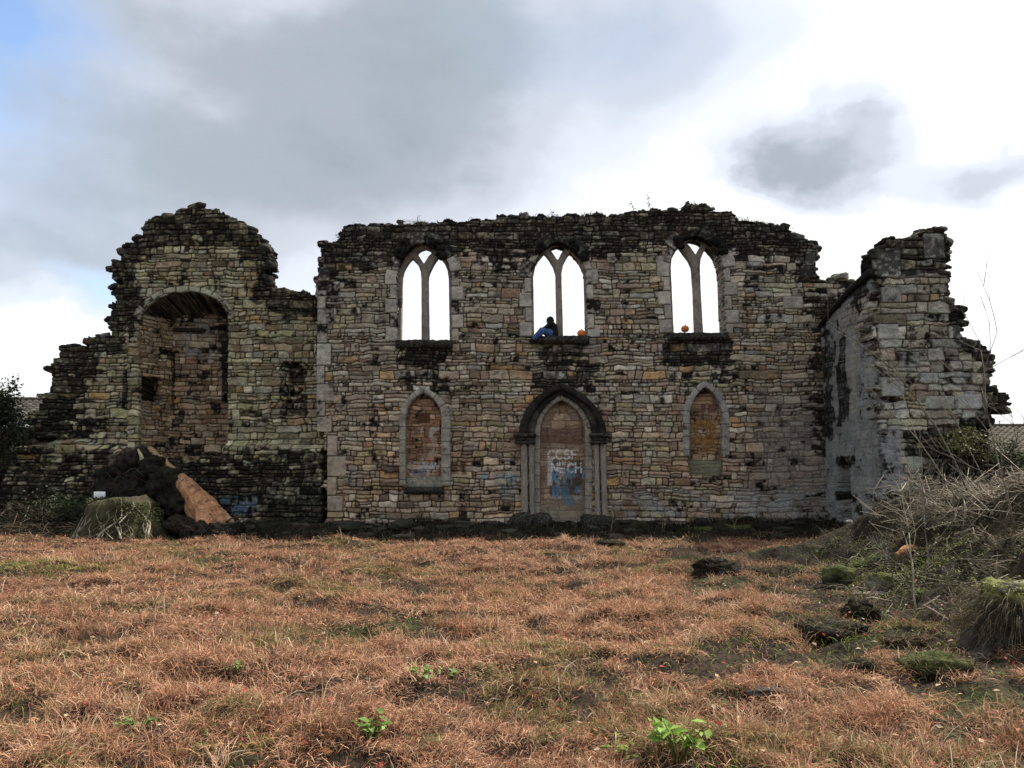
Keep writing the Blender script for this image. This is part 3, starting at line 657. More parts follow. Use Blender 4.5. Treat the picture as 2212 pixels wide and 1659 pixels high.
panel('recess_back', (-14, 23.55), (-5, 23.55), [(300, 1000), (300, 620), (515, 620), (515, 1000)],
      [[(484, 867), (485, 850), (490, 850), (489, 867)], [(484, 715), (484, 711), (491, 710), (491, 716)], [(378.5, 862), (378.5, 856), (381, 856), (381, 862)]],
      32, res=.021, thick=.3, paint=paint_rec, ragged=False, parent=tower)
pa = at(300, 800, 22.55); pb = at(373, 800, 23.6)
def paint_rev(col, h, c):
    col = col*np.array((.98, .86, .74)); m = np.maximum(.30, .95*(1-sm(655, 700, c['PY'])))  # vault shade painted on the upper part of the cheek
    return crust_and_shade(col, c, m), h*.7
panel('recess_cheek', (pa.x, pa.y), (pb.x, pb.y), [(298, 995), (298, 640), (374, 640), (374, 995)], [[(303, 865), (303, 813), (347, 815), (346, 867)]], 33, res=.021, thick=.12, paint=paint_rev, ragged=False, parent=tower)
panel('recess_jamb', (-14, 22.5), (-5, 22.5), [(277, 990), (276, 697), (302, 697), (301.5, 990)], [], 34, res=.021, thick=.14, hr=(.12, .26), lr=(.3, .6), paint=paint_tower, relief=1.25, parent=tower, ragged=False)
plate('inner_arch', [[(340, 690), (345, 672), (365, 655), (400, 648), (440, 653), (470, 668), (492, 690), (505, 690), (505, 600), (320, 600), (320, 690)]], 23.25, .35, (.16, .135, .105), tower, .04, .03, None, .8)
plate('arch_moulding', [[(300, 690), (306, 676), (320, 660), (343, 644), (372, 633.5), (406, 630), (442, 635), (468, 646.5), (486, 663), (496, 681), (500, 678), (489, 659), (470, 643), (443, 631.5), (406, 626.5), (371, 630), (341, 641), (317, 657.5), (302, 674), (295, 689)]],
      22.38, .14, (.25, .25, .18), tower, .03, .025, None, .6)
plate('lintel', [[(372, 709), (442, 709), (441, 717), (373, 716)]], 23.40, .2, (.035, .03, .024), tower, .02)

# ------------------------------------------------------------------ return wall on the right: inner face and broken end
ret = thing('ruined_wall', 'grey rendered wall stub jutting forward at the right end, its broken edge stepping down', 'ruined wall', (9.6, 20.5, 0))
pf = at(1785, 1010, 22.0); pn = at(1905, 1010, 19.0)
def paint_in(col, h, c):
    X, Y = c['PX'], c['PY']
    r = sm(.22, .46, fbm(X*.016, Y*.006, 9, 4)+.25*sm(700, 950, Y))
    g_ = np.array((.225, .235, .235))*(.30+.75*c['bl']+.55*c['bl2'])[..., None]*(.75+.5*fbm(X*.03, Y*.007, 12, 3))[..., None]
    col = col*.8*(1-r[..., None]*.88)+g_*r[..., None]*.88; h = h*(1-.8*r)
    m = np.maximum(.30, .62*soft(c, 1770, 700, 1806, 960, 14, 30)); m = np.maximum(m, .95*soft(c, 1800, 1128, 1830, 1150, 8, 8))  # darkness of the drain mouth painted on at the foot
    m = np.maximum(m, .95*(1-sm(4, 20, np.abs((Y-708)-(X-1755)*(-118/128.)) ))); m = np.maximum(m, .8*sm(1120, 1150, Y))
    n = fbm(X*.05, Y*.008, 15, 3); m = np.maximum(m, .75*sm(.55, .7, n)*(1-sm(850, 1000, Y)))
    m = np.maximum(m, 1.05*soft(c, 1806, 985, 1848, 1005, 6, 6)); w = soft(c, 1838, 738, 1850, 890, 3, 6)[..., None]*.7; col = col*(1-w)+np.array((.30, .29, .22))*(.6+.8*c['bl2'])[..., None]*w  # doorway's inner darkness painted round its head
    return crust_and_shade(col, c, m), h
panel('inner_face', (pf.x, pf.y), (pn.x, pn.y), [(1764, 704), (1800, 660), (1844, 615), (1878, 586), (1884, 572), (1880, 562), (1905, 1190), (1770, 1170)], [[(1811, 1124), (1809, 1010), (1820, 985), (1836, 1010), (1842, 1126)]],
      41, res=.021, thick=.5, hr=(.14, .3), lr=(.25, .7), paint=paint_in, ragged=False, parent=ret)
END = [(1878, 549), (1906, 542), (1909, 529), (1920, 523.5), (1945.5, 518), (1985, 511), (1999, 502), (2019, 494), (2028.6, 491), (2034, 498), (2035.7, 521), (2044, 537.6), (2042.7, 558.7),
       (2038.5, 585.5), (2043, 600), (2038, 625), (2045.5, 636), (2041, 650), (2061, 664), (2076.5, 666), (2082, 687), (2072, 698), (2078, 723.5), (2100, 737), (2126, 750), (2131, 763), (2145.5, 771),
       (2142.7, 799.5), (2148, 805), (2144, 833), (2145.5, 853), (2171, 856), (2173.7, 878), (2134, 884), (2131, 915), (2119, 920.6), (2119, 1200), (1915, 1200), (1889, 590), (1880, 585), (1876, 575)]
def paint_end(col, h, c):
    X, Y = c['PX'], c['PY']
    col = col*np.array((.92, .97, 1.0))
    lt = (soft(c, 1905, 790, 2120, 905, 20, 30)*sm(.45, .6, c['bl']))[..., None]*.35; col = col*(1-lt)+np.array((.33, .35, .35))*lt
    xr = 1958-12*(1-sm(900, 1100, Y)); r = (1-sm(xr-10, xr+4, X))*sm(880, 960, Y+40*(c['bl']-.5))
    g_ = np.array((.23, .24, .245))*(.4+.7*c['bl']+.5*c['bl2'])[..., None]
    col = col*(1-r[..., None]*.85)+g_*r[..., None]*.85; h = h*(1-.8*r)
    dd, _ = polydist(X, Y, END[0:36], closed=False)
    m = 1.05*(1-sm(575, 612, Y+.12*(X-1960)+14*(c['bl']-.5)))
    m = np.maximum(m, (1-sm(4, 52, dd+22*(c['bl']-.5)))*sm(2030, 2060, X)*.95); m = np.maximum(m, .9*sm(2008, 2030, X)*sm(905, 930, Y)); m = np.maximum(m, .55*sm(880, 940, Y)*sm(1925, 1960, X)*(1-sm(985, 1010, Y)))
    m = np.maximum(m, .6*soft(c, 2040, 660, 2100, 740, 20, 20)); m = np.maximum(m, .32); m = np.where((X > 1957) & (X < 2009) & (Y > 984) & (Y < 1140), .22, m)
    return crust_and_shade(col, c, m), h
ENDB = [(1962, 1022+k*14.2, 2006, 1022+(k+1)*14.2) for k in range(8)] + [(1900, 815, 1952, 858), (1900, 620, 1946, 655), (1935, 760, 1985, 795), (1955, 985, 2008, 1018), (1890, 700, 1940, 735), (1995, 855, 2060, 885), (2062, 852, 2132, 885), (1990, 505, 2040, 560), (1890, 545, 1945, 600)]
panel('broken_end', (8, 19), (13, 19), END, [], 42, res=.02, thick=.6, hr=(.16, .34), lr=(.28, .8), paint=paint_end, blocks=ENDB, relief=1.3, parent=ret, jitter=.08)
# raking drip course that once held a lean-to roof
g = Geo(); P = []
for (x, y, t) in ((1752, 706, .0), (1790, 672, .28), (1840, 626, .64), (1886, 588, 1.0)):
    q = Vector((pf.x, pf.y, 0)).lerp(Vector((pn.x, pn.y, 0)), t); xx, yy, zz = ray(x, y); P.append((q.x-.06, q.y-.05, CAMZ+float(zz)*q.y/float(yy)))
V, Q, T = tube(P, [.06, .075, .085, .10], 6); g.add(V, Q, T, (.02, .02, .018)); g.build('drip_course', M_STONE, ret)

# ------------------------------------------------------------------ low boundary walls
def paint_low(col, h, c):
    X, Y = c['PX'], c['PY']; n = sm(.48, .62, fbm(X*.02, Y*.02, 81, 4))[..., None]*.55
    col = col*(1-n)+np.array((.045, .055, .022))*n
    return crust_and_shade(col, c, np.maximum(.66, 1.0*sm(1080, 1130, Y))), h
low_l = thing('boundary_wall', 'low dark mossy rubble wall running off the left edge below the tiled roof', 'wall', (-13.8, 22.6, 0))
panel('masonry', (-20, 22.15), (-10, 22.15), [(-70, 1190), (-70, 938), (0, 932), (19, 930), (70, 922), (96, 912), (98, 1190)], [], 51, res=.03, thick=.6, hr=(.10, .24), lr=(.2, .5), paint=paint_low, relief=1.4, parent=low_l)
low_r = thing('boundary_wall', 'low black overgrown rubble wall at the right edge behind the brushwood heap', 'wall', (12, 19.6, 0))
panel('masonry', (8, 18.7), (18, 18.7), [(2006, 1220), (2004, 930), (2020, 918), (2075, 916), (2100, 940), (2128, 965), (2170, 985), (2290, 990), (2290, 1220)], [], 52, res=.03, thick=.7, hr=(.10, .24), lr=(.2, .5), paint=paint_low, relief=1.4, parent=low_r)

def crest(parent, outline, Yr, n, seed, size=(.10, .26), push=.0, dark=1.0):
    """Weathered loose stones bedded along a broken edge."""
    g = Geo(); r = random.Random(seed); seg = [(math.hypot(b[0]-a[0], b[1]-a[1]), a, b) for a, b in zip(outline[:-1], outline[1:])]; tot = sum(s[0] for s in seg)
    for k in range(n):
        d = r.random()*tot
        for L, a, b in seg:
            if d < L: break
            d -= L
        f = d/L if L else 0; px = a[0]+(b[0]-a[0])*f; py = a[1]+(b[1]-a[1])*f; Y = r.uniform(*Yr); q = at(px, py, Yr[0]); s = r.uniform(*size)*(1.25 if r.random() < .15 else 1)
        V, T = rock_geo((0, 0, 0), (s, s*.8, s*r.uniform(.38, .7)), seed*50+k, 3, .55, 1); a_ = r.gauss(0, .16); ca, sa = math.cos(a_), math.sin(a_)
        V = np.stack([V[:, 0]*ca-V[:, 2]*sa, V[:, 1], V[:, 0]*sa+V[:, 2]*ca], 1)+np.array((q.x+r.gauss(0, .03), Y, q.z-s*.28+r.gauss(0, .03)))
        nz = n3(V, 9, 5+k); c = np.array((.030, .028, .022))*r.uniform(.35, 1.6)*dark*(1+1.6*nz)[:, None]
        if r.random() < .16: c = c*3.2
        g.add(V, T=T, col=np.clip(c, .004, .4))
    return g.build('broken_crest', M_STONE, parent)
crest(tower, TOWER[3:57], (22.52, 23.2), 210, 3, (.07, .19))
crest(nave, NAVE_TOP[:10], (22.05, 22.6), 60, 4, (.08, .17)); crest(nave, NAVE_TOP[11:29], (22.05, 22.6), 70, 5, (.08, .18)); crest(nave, NAVE_TOP[28:-1], (22.05, 22.6), 14, 6, (.1, .2), dark=3)
crest(ret, END[0:37], (19.03, 19.5), 120, 7, (.08, .22))

def shade(c, f): return tuple(v*f for v in c)
# ------------------------------------------------------------------ ground
def gh(x, y):
    """Height of the ground."""
    x = np.asarray(x, float); y = np.asarray(y, float)
    h = .12*(fbm(x*.35, y*.35, 101, 3)-.5) + .26*(fbm(x*.9+4, y*1.1, 102, 3)-.5) + .24*(fbm(x*2.6, y*3.2, 103, 3)-.5)
    fade = np.exp(-np.maximum(0, np.maximum(np.abs(x)-16, y-24))/10.)
    h = h*fade
    nb = fbm(x*.9, y*.9, 110, 4)-.5
    edge = sm(4.7, 7.3, x+1.3*nb+.75*(1-sm(8, 10.5, y)))*sm(5.4, 7.0, y+nb)*(1-sm(14.6, 17.4, y))
    m = edge*(1.12+.75*nb+.30*(fbm(x*2.6, y*2.6, 111, 3)-.5)+.10*sm(8, 11, x))
    b = .55*np.exp(-(((x+11.6)/2.6)**2+((y-20.4)/.8)**2)**1.5)
    foot = .22*sm(20.6, 21.8, y)*(1-sm(23, 26, y))*sm(-8, -6, x)
    return h + m + b + foot
def mound_amt(x, y):
    n = fbm(x*.8, y*.8, 171, 3)-.5; return np.maximum(sm(3.9, 5.4, x+1.8*n), .5*sm(1.9, 3.6, x+2.2*n))*sm(4.9, 6.4, y+n)*(1-sm(15.4, 17.2, y))
def gcol(x, y):
    n = fbm(x*.6, y*.6, 121, 4); n2 = fbm(x*3, y*3, 122, 3)
    c = np.array((.034, .024, .016))*(.4+n2)[..., None]
    g = sm(.52, .66, n)[..., None]*.6; c = c*(1-g)+np.array((.045, .055, .018))*g
    d = mound_amt(x, y)[..., None]*.85; c = c*(1-d)+np.array((.024, .020, .013))*(.3+n2)[..., None]*d
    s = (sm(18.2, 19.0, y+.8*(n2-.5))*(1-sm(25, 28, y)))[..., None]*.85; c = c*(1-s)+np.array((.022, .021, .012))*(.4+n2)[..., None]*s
    return c
xs = np.concatenate([np.linspace(-900, -40, 24), np.linspace(-38, -17, 30), np.linspace(-16.7, 16.7, 420), np.linspace(17, 38, 30), np.linspace(40, 900, 24)])
ys = np.concatenate([np.linspace(-60, -1, 20), np.linspace(0, 3, 20), np.linspace(3.06, 24, 350), np.linspace(24.3, 60, 40), np.linspace(64, 1500, 40)])
GX, GY = np.meshgrid(xs, ys); GZ = gh(GX, GY)
ii = np.arange(GX.size).reshape(GX.shape)
gq = np.stack([ii[:-1, :-1], ii[:-1, 1:], ii[1:, 1:], ii[1:, :-1]], -1).reshape(-1, 4)
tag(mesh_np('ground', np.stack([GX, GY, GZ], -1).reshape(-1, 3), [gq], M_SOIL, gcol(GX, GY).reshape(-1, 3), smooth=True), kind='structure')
def gz(x, y): return float(gh(np.array([x]), np.array([y]))[0])
def onground(px, py, extra=0.):                            # where a picture point meets the ground
    a, b, c = (float(v) for v in ray(px, py)); t = 3.0
    for k in range(4000):
        if CAMZ+c*t <= gz(a*t, b*t)+extra: break
        t += .01
    return Vector((a*t, b*t, gz(a*t, b*t)))

def blades(name, base, az_, lean, length, width, col, label_kind='stuff', bend=.9, material=None, seg=3):
    """Many curved blades as one mesh. base (n,3); az_ heading; lean 0 upright .. 1 flat."""
    n = len(base); r = np.random.default_rng(n)
    d = np.stack([np.cos(az_), np.sin(az_), np.zeros(n)], 1)
    tw = az_+r.normal(0, .9, n)+math.pi/2; side = np.stack([np.cos(tw), np.sin(tw), r.normal(0, .35, n)], 1)
    V = np.zeros((n, 2*seg+1, 3)); p = base.copy(); e = (1-lean)*math.pi/2
    for k in range(seg):
        w = width*(1-.25*k/seg)
        V[:, 2*k] = p-side*w[:, None]/2; V[:, 2*k+1] = p+side*w[:, None]/2
        p = p + (d*np.cos(e)[:, None] + np.array((0, 0, 1.))*np.sin(e)[:, None])*(length/seg)[:, None]
        e = e - bend*r.uniform(.3, 1.2, n)/seg*1.4
    V[:, 2*seg] = p
    o = (np.arange(n)*(2*seg+1))[:, None]
    Q = np.concatenate([o+np.array([[2*k, 2*k+1, 2*k+3, 2*k+2]]) for k in range(seg-1)])
    T = o+np.array([[2*seg-2, 2*seg-1, 2*seg]])
    cc = np.repeat(col[:, None, :], 2*seg+1, 1)*np.linspace(.75, 1.1, 2*seg+1)[None, :, None]
    ob = mesh_np(name, V.reshape(-1, 3), [Q, T], material or M_GRASS, cc.reshape(-1, 3))
    return ob
def field(n, y0, y1, p=1.0, xm=.84):
    """Random ground points inside the seen wedge between two depths."""
    u = RNG.random(n); y = (y0**(2-p)+(y1**(2-p)-y0**(2-p))*u)**(1/(2-p)) if p != 2 else y0*(y1/y0)**u
    x = RNG.uniform(-1, 1, n)*(y*xm+1.4); return x, y

TAN = np.array((1.08, .98, .92))*np.array([(.39, .245, .155), (.33, .185, .115), (.46, .31, .205), (.26, .15, .095), (.38, .21, .135), (.52, .38, .265), (.20, .125, .08), (.30, .22, .125)])
def dry_grass():
    x, y = field(78000, 3.9, 20.6, 1.6)
    den = fbm(x*.9, y*1.2, 131, 4); den2 = fbm(x*2.6, y*3.2, 103, 3); den3 = fbm(x*6, y*6, 132, 2)
    keep = (.42*den+.33*den2+.25*den3 > .458+.30*mound_amt(x, y)) & (y < 18.3+1.5*fbm(x*.5, x*0, 5, 3)+(RNG.random(len(x)) < .06)*1.5)
    # swaths lie in changing directions, clipped short and trampled flat
    x, y = x[keep], y[keep]; n = len(x)
    head = fbm(x*.7, y*.9, 141, 2)*12.0+RNG.normal(0, .7, n); lean0 = np.clip(.76+.5*(fbm(x*1.3, y*1.3, 142, 3)-.5)+RNG.normal(0, .16, n), .25, 1.0)
    kind = np.clip((fbm(x*.45, y*.5, 143, 4)-.30)*8+RNG.normal(0, 1.7, n), 0, 7.99).astype(int)
    per = RNG.integers(7, 18, n); idx = np.repeat(np.arange(n), per); m = len(idx)
    bx = x[idx]+RNG.normal(0, 1, m)*(.03+.005*y[idx]); by = y[idx]+RNG.normal(0, 1, m)*(.03+.005*y[idx])
    az_ = head[idx]+RNG.normal(0, 1.2, m); lean = np.clip(lean0[idx]+RNG.normal(0, .22, m), .05, 1.1)
    ln = RNG.uniform(.035, .145, m)*(.6+.8*fbm(x*.7, y*.7, 144, 3))[idx]; wd = RNG.uniform(.0018, .0036, m)+.00034*by
    c = TAN[kind[idx]]*RNG.uniform(.5, 1.5, (m, 1))*RNG.uniform(.6, 1.3, (n, 1))[idx]
    gmask = (fbm(bx*.9, by*.9, 145, 4) > .60) & (RNG.random(m) < .5); c[gmask] = np.array((.17, .17, .06))*RNG.uniform(.5, 1.4, (gmask.sum(), 1))
    rd = RNG.random(m) < .07; c[rd] = np.array((.30, .10, .05))*RNG.uniform(.6, 1.2, (rd.sum(), 1))
    st = RNG.random(m) < .008; ln[st] *= 2.2; c[st] = np.array((.52, .42, .30))*RNG.uniform(.7, 1.1, (st.sum(), 1)); wd[st] *= 1.3
    z = gh(bx, by)+RNG.uniform(0, .05, m)
    c = c*(1-.5*mound_amt(bx, by)[:, None]*(RNG.random((m, 1)) < .8))
    # coarser tussocks standing above the mat
    tx, ty = field(3300, 3.9, 18.6, 1.5); k = (fbm(tx*.6, ty*.8, 181, 3) > .47) & (mound_amt(tx, ty) < .35); tx, ty = tx[k], ty[k]
    tn = RNG.integers(22, 60, len(tx)); ti = np.repeat(np.arange(len(tx)), tn); k = len(ti); ta = RNG.uniform(0, 6.28, k); tr_ = RNG.uniform(.3, 1, len(tx))
    txx = tx[ti]+np.cos(ta)*.06*tr_[ti]+RNG.normal(0, .03, k); tyy = ty[ti]+np.sin(ta)*.06*tr_[ti]+RNG.normal(0, .03, k)
    hd = RNG.uniform(0, 6.28, len(tx)); mixa = np.where(RNG.random(k) < .5, hd[ti]+RNG.normal(0, .6, k), ta)
    tc_ = TAN[RNG.integers(0, 8, len(tx))][ti]*RNG.uniform(.55, 1.4, (k, 1))*1.05
    bx = np.concatenate([bx, txx]); by = np.concatenate([by, tyy]); z = np.concatenate([z, gh(txx, tyy)]); az_ = np.concatenate([az_, mixa])
    lean = np.concatenate([lean, np.clip(RNG.normal(.45, .2, k), 0, .95)]); ln = np.concatenate([ln, RNG.uniform(.09, .26, k)*(.6+.5*tr_[ti])]); wd = np.concatenate([wd, RNG.uniform(.002, .004, k)+.00034*tyy]); c = np.concatenate([c, tc_])
    o = blades('dry_grass', np.stack([bx, by, z], 1), az_, lean, ln, wd, c, bend=1.1, seg=2)
    tag(o, kind='stuff', label='matted tan and reddish dry grass covering the field', cat='dry grass')
dry_grass()
def dark_thatch():
    x, y = field(110000, 3.9, 21.6, 1.5)
    m = len(x); c = np.array((.036, .026, .017))*RNG.uniform(.3, 1.8, (m, 1)); g = RNG.random(m) < .3+.3*mound_amt(x, y); c[g] = np.array((.05, .058, .02))*RNG.uniform(.5, 1.5, (g.sum(), 1))
    o = blades('withered_undergrowth', np.stack([x, y, gh(x, y)], 1), RNG.uniform(0, 6.28, m), RNG.uniform(.4, 1.0, m), RNG.uniform(.03, .10, m), RNG.uniform(.002, .005, m)+.0004*y, c, seg=2)
    tag(o, kind='stuff', label='dark withered undergrowth between the tufts of dry grass', cat='undergrowth')
dark_thatch()
def green_grass():
    X = []; Y = []
    for (px, py, sx_, sy_, n) in ((200, 1225, 1.0, .55, 1700), (60, 1225, .6, .4, 400), (330, 1245, .5, .3, 250), (480, 1300, .5, .4, 250), (760, 1280, .5, .3, 250), (1010, 1345, .6, .4, 300), (300, 1440, .5, .4, 350),
                                  (1640, 1340, .9, .7, 700), (1570, 1400, .7, .5, 500), (1880, 1380, .7, .5, 450), (1050, 1290, .5, .3, 200), (950, 1240, .8, .3, 300), (1250, 1400, .3, .2, 120), (90, 1480, .5, .3, 200), (590, 1620, .25, .15, 130), (1700, 1650, .5, .2, 260),
                                  (1960, 1260, .8, .6, 500), (1790, 1230, .5, .5, 450), (1500, 1600, .4, .2, 160), (2050, 1520, .5, .4, 250)):
        p = onground(px, py); X.append(RNG.normal(p.x, sx_, n)); Y.append(RNG.normal(p.y, sy_, n))
    x = np.concatenate(X); y = np.concatenate(Y); k = (y > 3.9) & (y < 21.3); x, y = x[k], y[k]; m = len(x)
    c = np.array((.15, .22, .045))*RNG.uniform(.5, 1.4, (m, 1))+np.array((.05, 0, 0))*RNG.random((m, 1))
    o = blades('green_grass', np.stack([x, y, gh(x, y)+.01], 1), RNG.uniform(0, 6.28, m), RNG.uniform(.15, .8, m), RNG.uniform(.04, .12, m), RNG.uniform(.003, .005, m)+.0005*y, c)
    tag(o, kind='stuff', label='sparse patches of fresh green grass among the dry growth', cat='grass')
green_grass()

def leaves(P, size, col, updir=.6, seed=1):
    """Small folded leaves: two triangles each side of a midrib."""
    n = len(P); r = np.random.default_rng(seed+n)
    nr = r.normal(0, 1, (n, 3)); nr[:, 2] = np.abs(nr[:, 2])+updir*1.5; nr /= np.linalg.norm(nr, axis=1)[:, None]
    a = np.cross(nr, r.normal(0, 1, (n, 3))); a /= np.linalg.norm(a, axis=1)[:, None]; b = np.cross(nr, a)
    s = (np.broadcast_to(size, n)*r.uniform(.6, 1.3, n))[:, None]
    V = np.stack([P-a*s*.5, P+b*s*.32+nr*s*.10, P+a*s*.55, P-b*s*.32+nr*s*.10], 1)
    o = (np.arange(n)*4)[:, None]; T = np.concatenate([o+np.array([[0, 2, 1]]), o+np.array([[0, 3, 2]])])
    return V.reshape(-1, 3), T, np.repeat(col, 4, 0)
x, y = field(1500, 4.0, 12, 1.5); m = len(x)
lc = np.array([(.30, .055, .03), (.42, .26, .15), (.20, .035, .025), (.50, .36, .24), (.33, .13, .05)])[RNG.integers(0, 5, m)]*RNG.uniform(.6, 1.2, (m, 1))
V, T, c = leaves(np.stack([x, y, gh(x, y)+RNG.uniform(.05, .12, m)], 1), .045, lc, 1.2)
tag(Geo().add(V, T=T, col=c).build('fallen_leaves', M_VEG), kind='stuff', label='red and buff fallen leaves scattered over the grass', cat='leaves')

# ------------------------------------------------------------------ leafy plants in the field
def herb(px, py, h, spread, n, lsize, col, label, name='leafy_plant', cat='plant', group=None, flat=.8):
    p = onground(px, py); t = thing(name, label, cat, p, group); g = Geo(); gl = Geo(); r = random.Random(int(px*7+py)); LP = []
    for k in range(n):
        a = r.uniform(0, 6.28); e = p+Vector((math.cos(a)*spread*r.uniform(.4, 1), math.sin(a)*spread*r.uniform(.4, 1), h*r.uniform(.55, 1)))
        mid = p.lerp(e, .55)+Vector((0, 0, h*.18)); g.tube([p, mid, e], [.006, .0045, .003], 5, (.16, .17, .06))
        for q in range(4): LP.append(tuple(mid.lerp(e, q/3.)+Vector((r.gauss(0, lsize*.4), r.gauss(0, lsize*.4), r.gauss(0, lsize*.2)))))
    g.build('stem', M_VEG, t); LP = np.array(LP); cc = np.array(col)*RNG.uniform(.7, 1.3, (len(LP), 1)); V, T, c = leaves(LP, lsize, cc, flat, int(px))
    gl.add(V, T=T, col=c).build('foliage', M_VEG, t); return t
herb(1468, 1664, .26, .17, 13, .075, (.20, .34, .055), 'bright lime green leafy plant at the very front edge, lit from behind')
herb(800, 1602, .14, .15, 8, .07, (.15, .25, .05), 'low mid-green rosette of leaves in dry grass, left of centre in front')
herb(905, 1478, .12, .14, 7, .055, (.16, .24, .06), 'small pale green bramble sprig in the middle of the field')
herb(975, 1468, .10, .12, 5, .055, (.17, .24, .07), 'thinner green sprig just right of the bramble sprig')
herb(300, 1590, .12, .13, 6, .06, (.17, .25, .07), 'little green sprig beside a dark hollow in the grass at front')
herb(505, 1470, .15, .10, 6, .05, (.15, .20, .06), 'yellowish green upright weed in the grass')
herb(1330, 1640, .10, .12, 6, .05, (.22, .30, .06), 'small yellow-green seedling left of the lime green plant')
herb(1905, 1345, .12, .12, 6, .06, (.06, .18, .05), 'dark fresh green weed on the dark churned earth')
herb(1985, 1298, .14, .12, 6, .05, (.12, .18, .06), 'green weed at the foot of the dead sapling')

# ------------------------------------------------------------------ plants at the foot of the wall and on its top
def twig_tree(p, h, lean, depth, r, g, col, rad, spread=.6, n=3):
    d = Vector((lean[0], lean[1], 1)).normalized()
    def grow_(q, d, L, rad, dep):
        pts = [q]; e = d.copy()
        for k in range(4):
            e = (e+Vector((r.gauss(0, .12), r.gauss(0, .12), r.gauss(.03, .08)))).normalized(); pts.append(pts[-1]+e*L/4)
        g.tube(pts, [rad*(1-.13*k) for k in range(5)], 5, shade(col, r.uniform(.8, 1.2)))
        if dep:
            for k in range(n):
                b = pts[r.choice((2, 3, 4))]; nd = (e+Vector((r.gauss(0, spread), r.gauss(0, spread), r.gauss(.1, spread*.7)))).normalized()
                grow_(b, nd, L*r.uniform(.45, .75), rad*.6, dep-1)
    grow_(Vector(p), d, h, rad, depth)
def sapling(px, py, Y, h, lean, label, depth=3, rad=.016, col=(.20, .17, .13), seed=1, n=3, name='bare_sapling', group=None, spread=.55):
    q = at(px, py, Y); q.z = gz(q.x, q.y)-.03; t = thing(name, label, 'sapling', q, group); g = Geo(); r = random.Random(seed)
    twig_tree(q, h, lean, depth, r, g, col, rad, spread, n); g.build('branches', M_WOOD, t); return t
def weed_stalk(px, py, Y, h, label, seed, dense=14):
    q = at(px, py, Y); t = thing('dead_weed', label, 'weed', q, None); g = Geo(); r = random.Random(seed); pts = [q+Vector((0, 0, -.1))]
    for k in range(6): pts.append(pts[-1]+Vector((r.gauss(-.01, .015), r.gauss(0, .01), (h+.1)/6)))
    g.tube(pts, [.010, .009, .008, .007, .006, .005, .004], 5, (.03, .028, .02)); g.build('stem', M_WOOD, t); g2 = Geo()
    LP = np.array([tuple(pts[r.randrange(2, 7)]+Vector((r.gauss(0, .035), r.gauss(0, .03), r.gauss(0, .04)))) for k in range(dense)])
    V, T, c = leaves(LP, .055, np.array((.03, .03, .018))*RNG.uniform(.6, 1.5, (dense, 1)), .2, seed); g2.add(V, T=T, col=c).build('leaves', M_VEG, t); return t  # these leaf shapes are the weed's seed heads
weed_stalk(1404, 452, 22.3, .46, 'tallest dead weed stalk standing on the wall top, beside a shorter one', 1, 16)
weed_stalk(1367, 456, 22.3, .22, 'short seedy weed on the wall top left of the tallest stalk', 2, 10)
weed_stalk(1196, 465, 22.3, .15, 'tiny dead weed on the wall top above the middle window', 3, 8)
weed_stalk(1128, 468, 22.3, .12, 'smallest dead weed on the wall top just left of the middle window', 4, 8)
weed_stalk(905, 478, 22.3, .15, 'dead weed leaning on the wall top above the first traceried window', 5, 10)
weed_stalk(1004, 1130, 21.55, .62, 'dark spiky dock weed standing at the foot of the wall between doorway and blocked window', 6, 60)
# turf and black growth along the wall top
def wall_turf():
    X = []; Z = []; 
    for k in range(5200):
        px = RNG.uniform(724, 1745); py = np.interp(px, topx[:-5], topy[:-5]); q = at(px, py, 22.0); X.append((q.x, RNG.uniform(21.85, 22.6), q.z-RNG.uniform(.0, .10)))
    b = np.array(X); m = len(b); den = fbm(b[:, 0]*1.3, b[:, 0]*0, 7, 3); k = den > .40; b = b[k]; m = len(b)
    c = np.array((.022, .022, .012))*RNG.uniform(.5, 2.2, (m, 1))
    o = blades('wall_top_grass', b, RNG.uniform(0, 6.28, m), RNG.uniform(.3, 1.0, m), RNG.uniform(.05, .15, m)*(.6+den[k]), RNG.uniform(.010, .018, m), c, seg=2)
    tag(o, kind='stuff', label='black turf and moss growing along the top of the tall wall', cat='turf')
wall_turf()
def foot_scrub():
    m = 22000; x = RNG.uniform(-7.5, 8.8, m); y = 21.75-3.1*RNG.random(m)**1.3; k = fbm(x*.9, y*1.2, 151, 3) > .40; x, y = x[k], y[k]; m = len(x)
    c = np.array((.022, .019, .012))*RNG.uniform(.3, 2.2, (m, 1)); p = RNG.random(m) < .07; c[p] = np.array((.16, .14, .10))*RNG.uniform(.5, 1.2, (p.sum(), 1))
    o = blades('dark_undergrowth', np.stack([x, y, gh(x, y)], 1), RNG.uniform(0, 6.28, m), RNG.uniform(.1, 1.0, m), RNG.uniform(.06, .26, m)*(.4+1.2*fbm(x*1.6, y*1.6, 152, 3)), RNG.uniform(.010, .018, m), c, seg=2)
    tag(o, kind='stuff', label='black low undergrowth along the foot of the tall wall', cat='undergrowth')
foot_scrub()
g = Geo()
for k in range(110):
    x_ = RNG.uniform(-7.2, 8.6); y_ = 21.8-RNG.random()**2*2.4; s = RNG.uniform(.05, .20); V, T = rock_geo((x_, y_, gz(x_, y_)), (s*1.3, s*.9, s*.45), 700+k, 3, 1.0, 1)
    g.add(V, T=T, col=np.array((.050, .046, .034))*RNG.uniform(.25, 1.5))
tag(g.build('masonry_rubble', M_STONE), kind='stuff', label='dark half-buried rubble lying along the foot of the tall wall', cat='rubble')
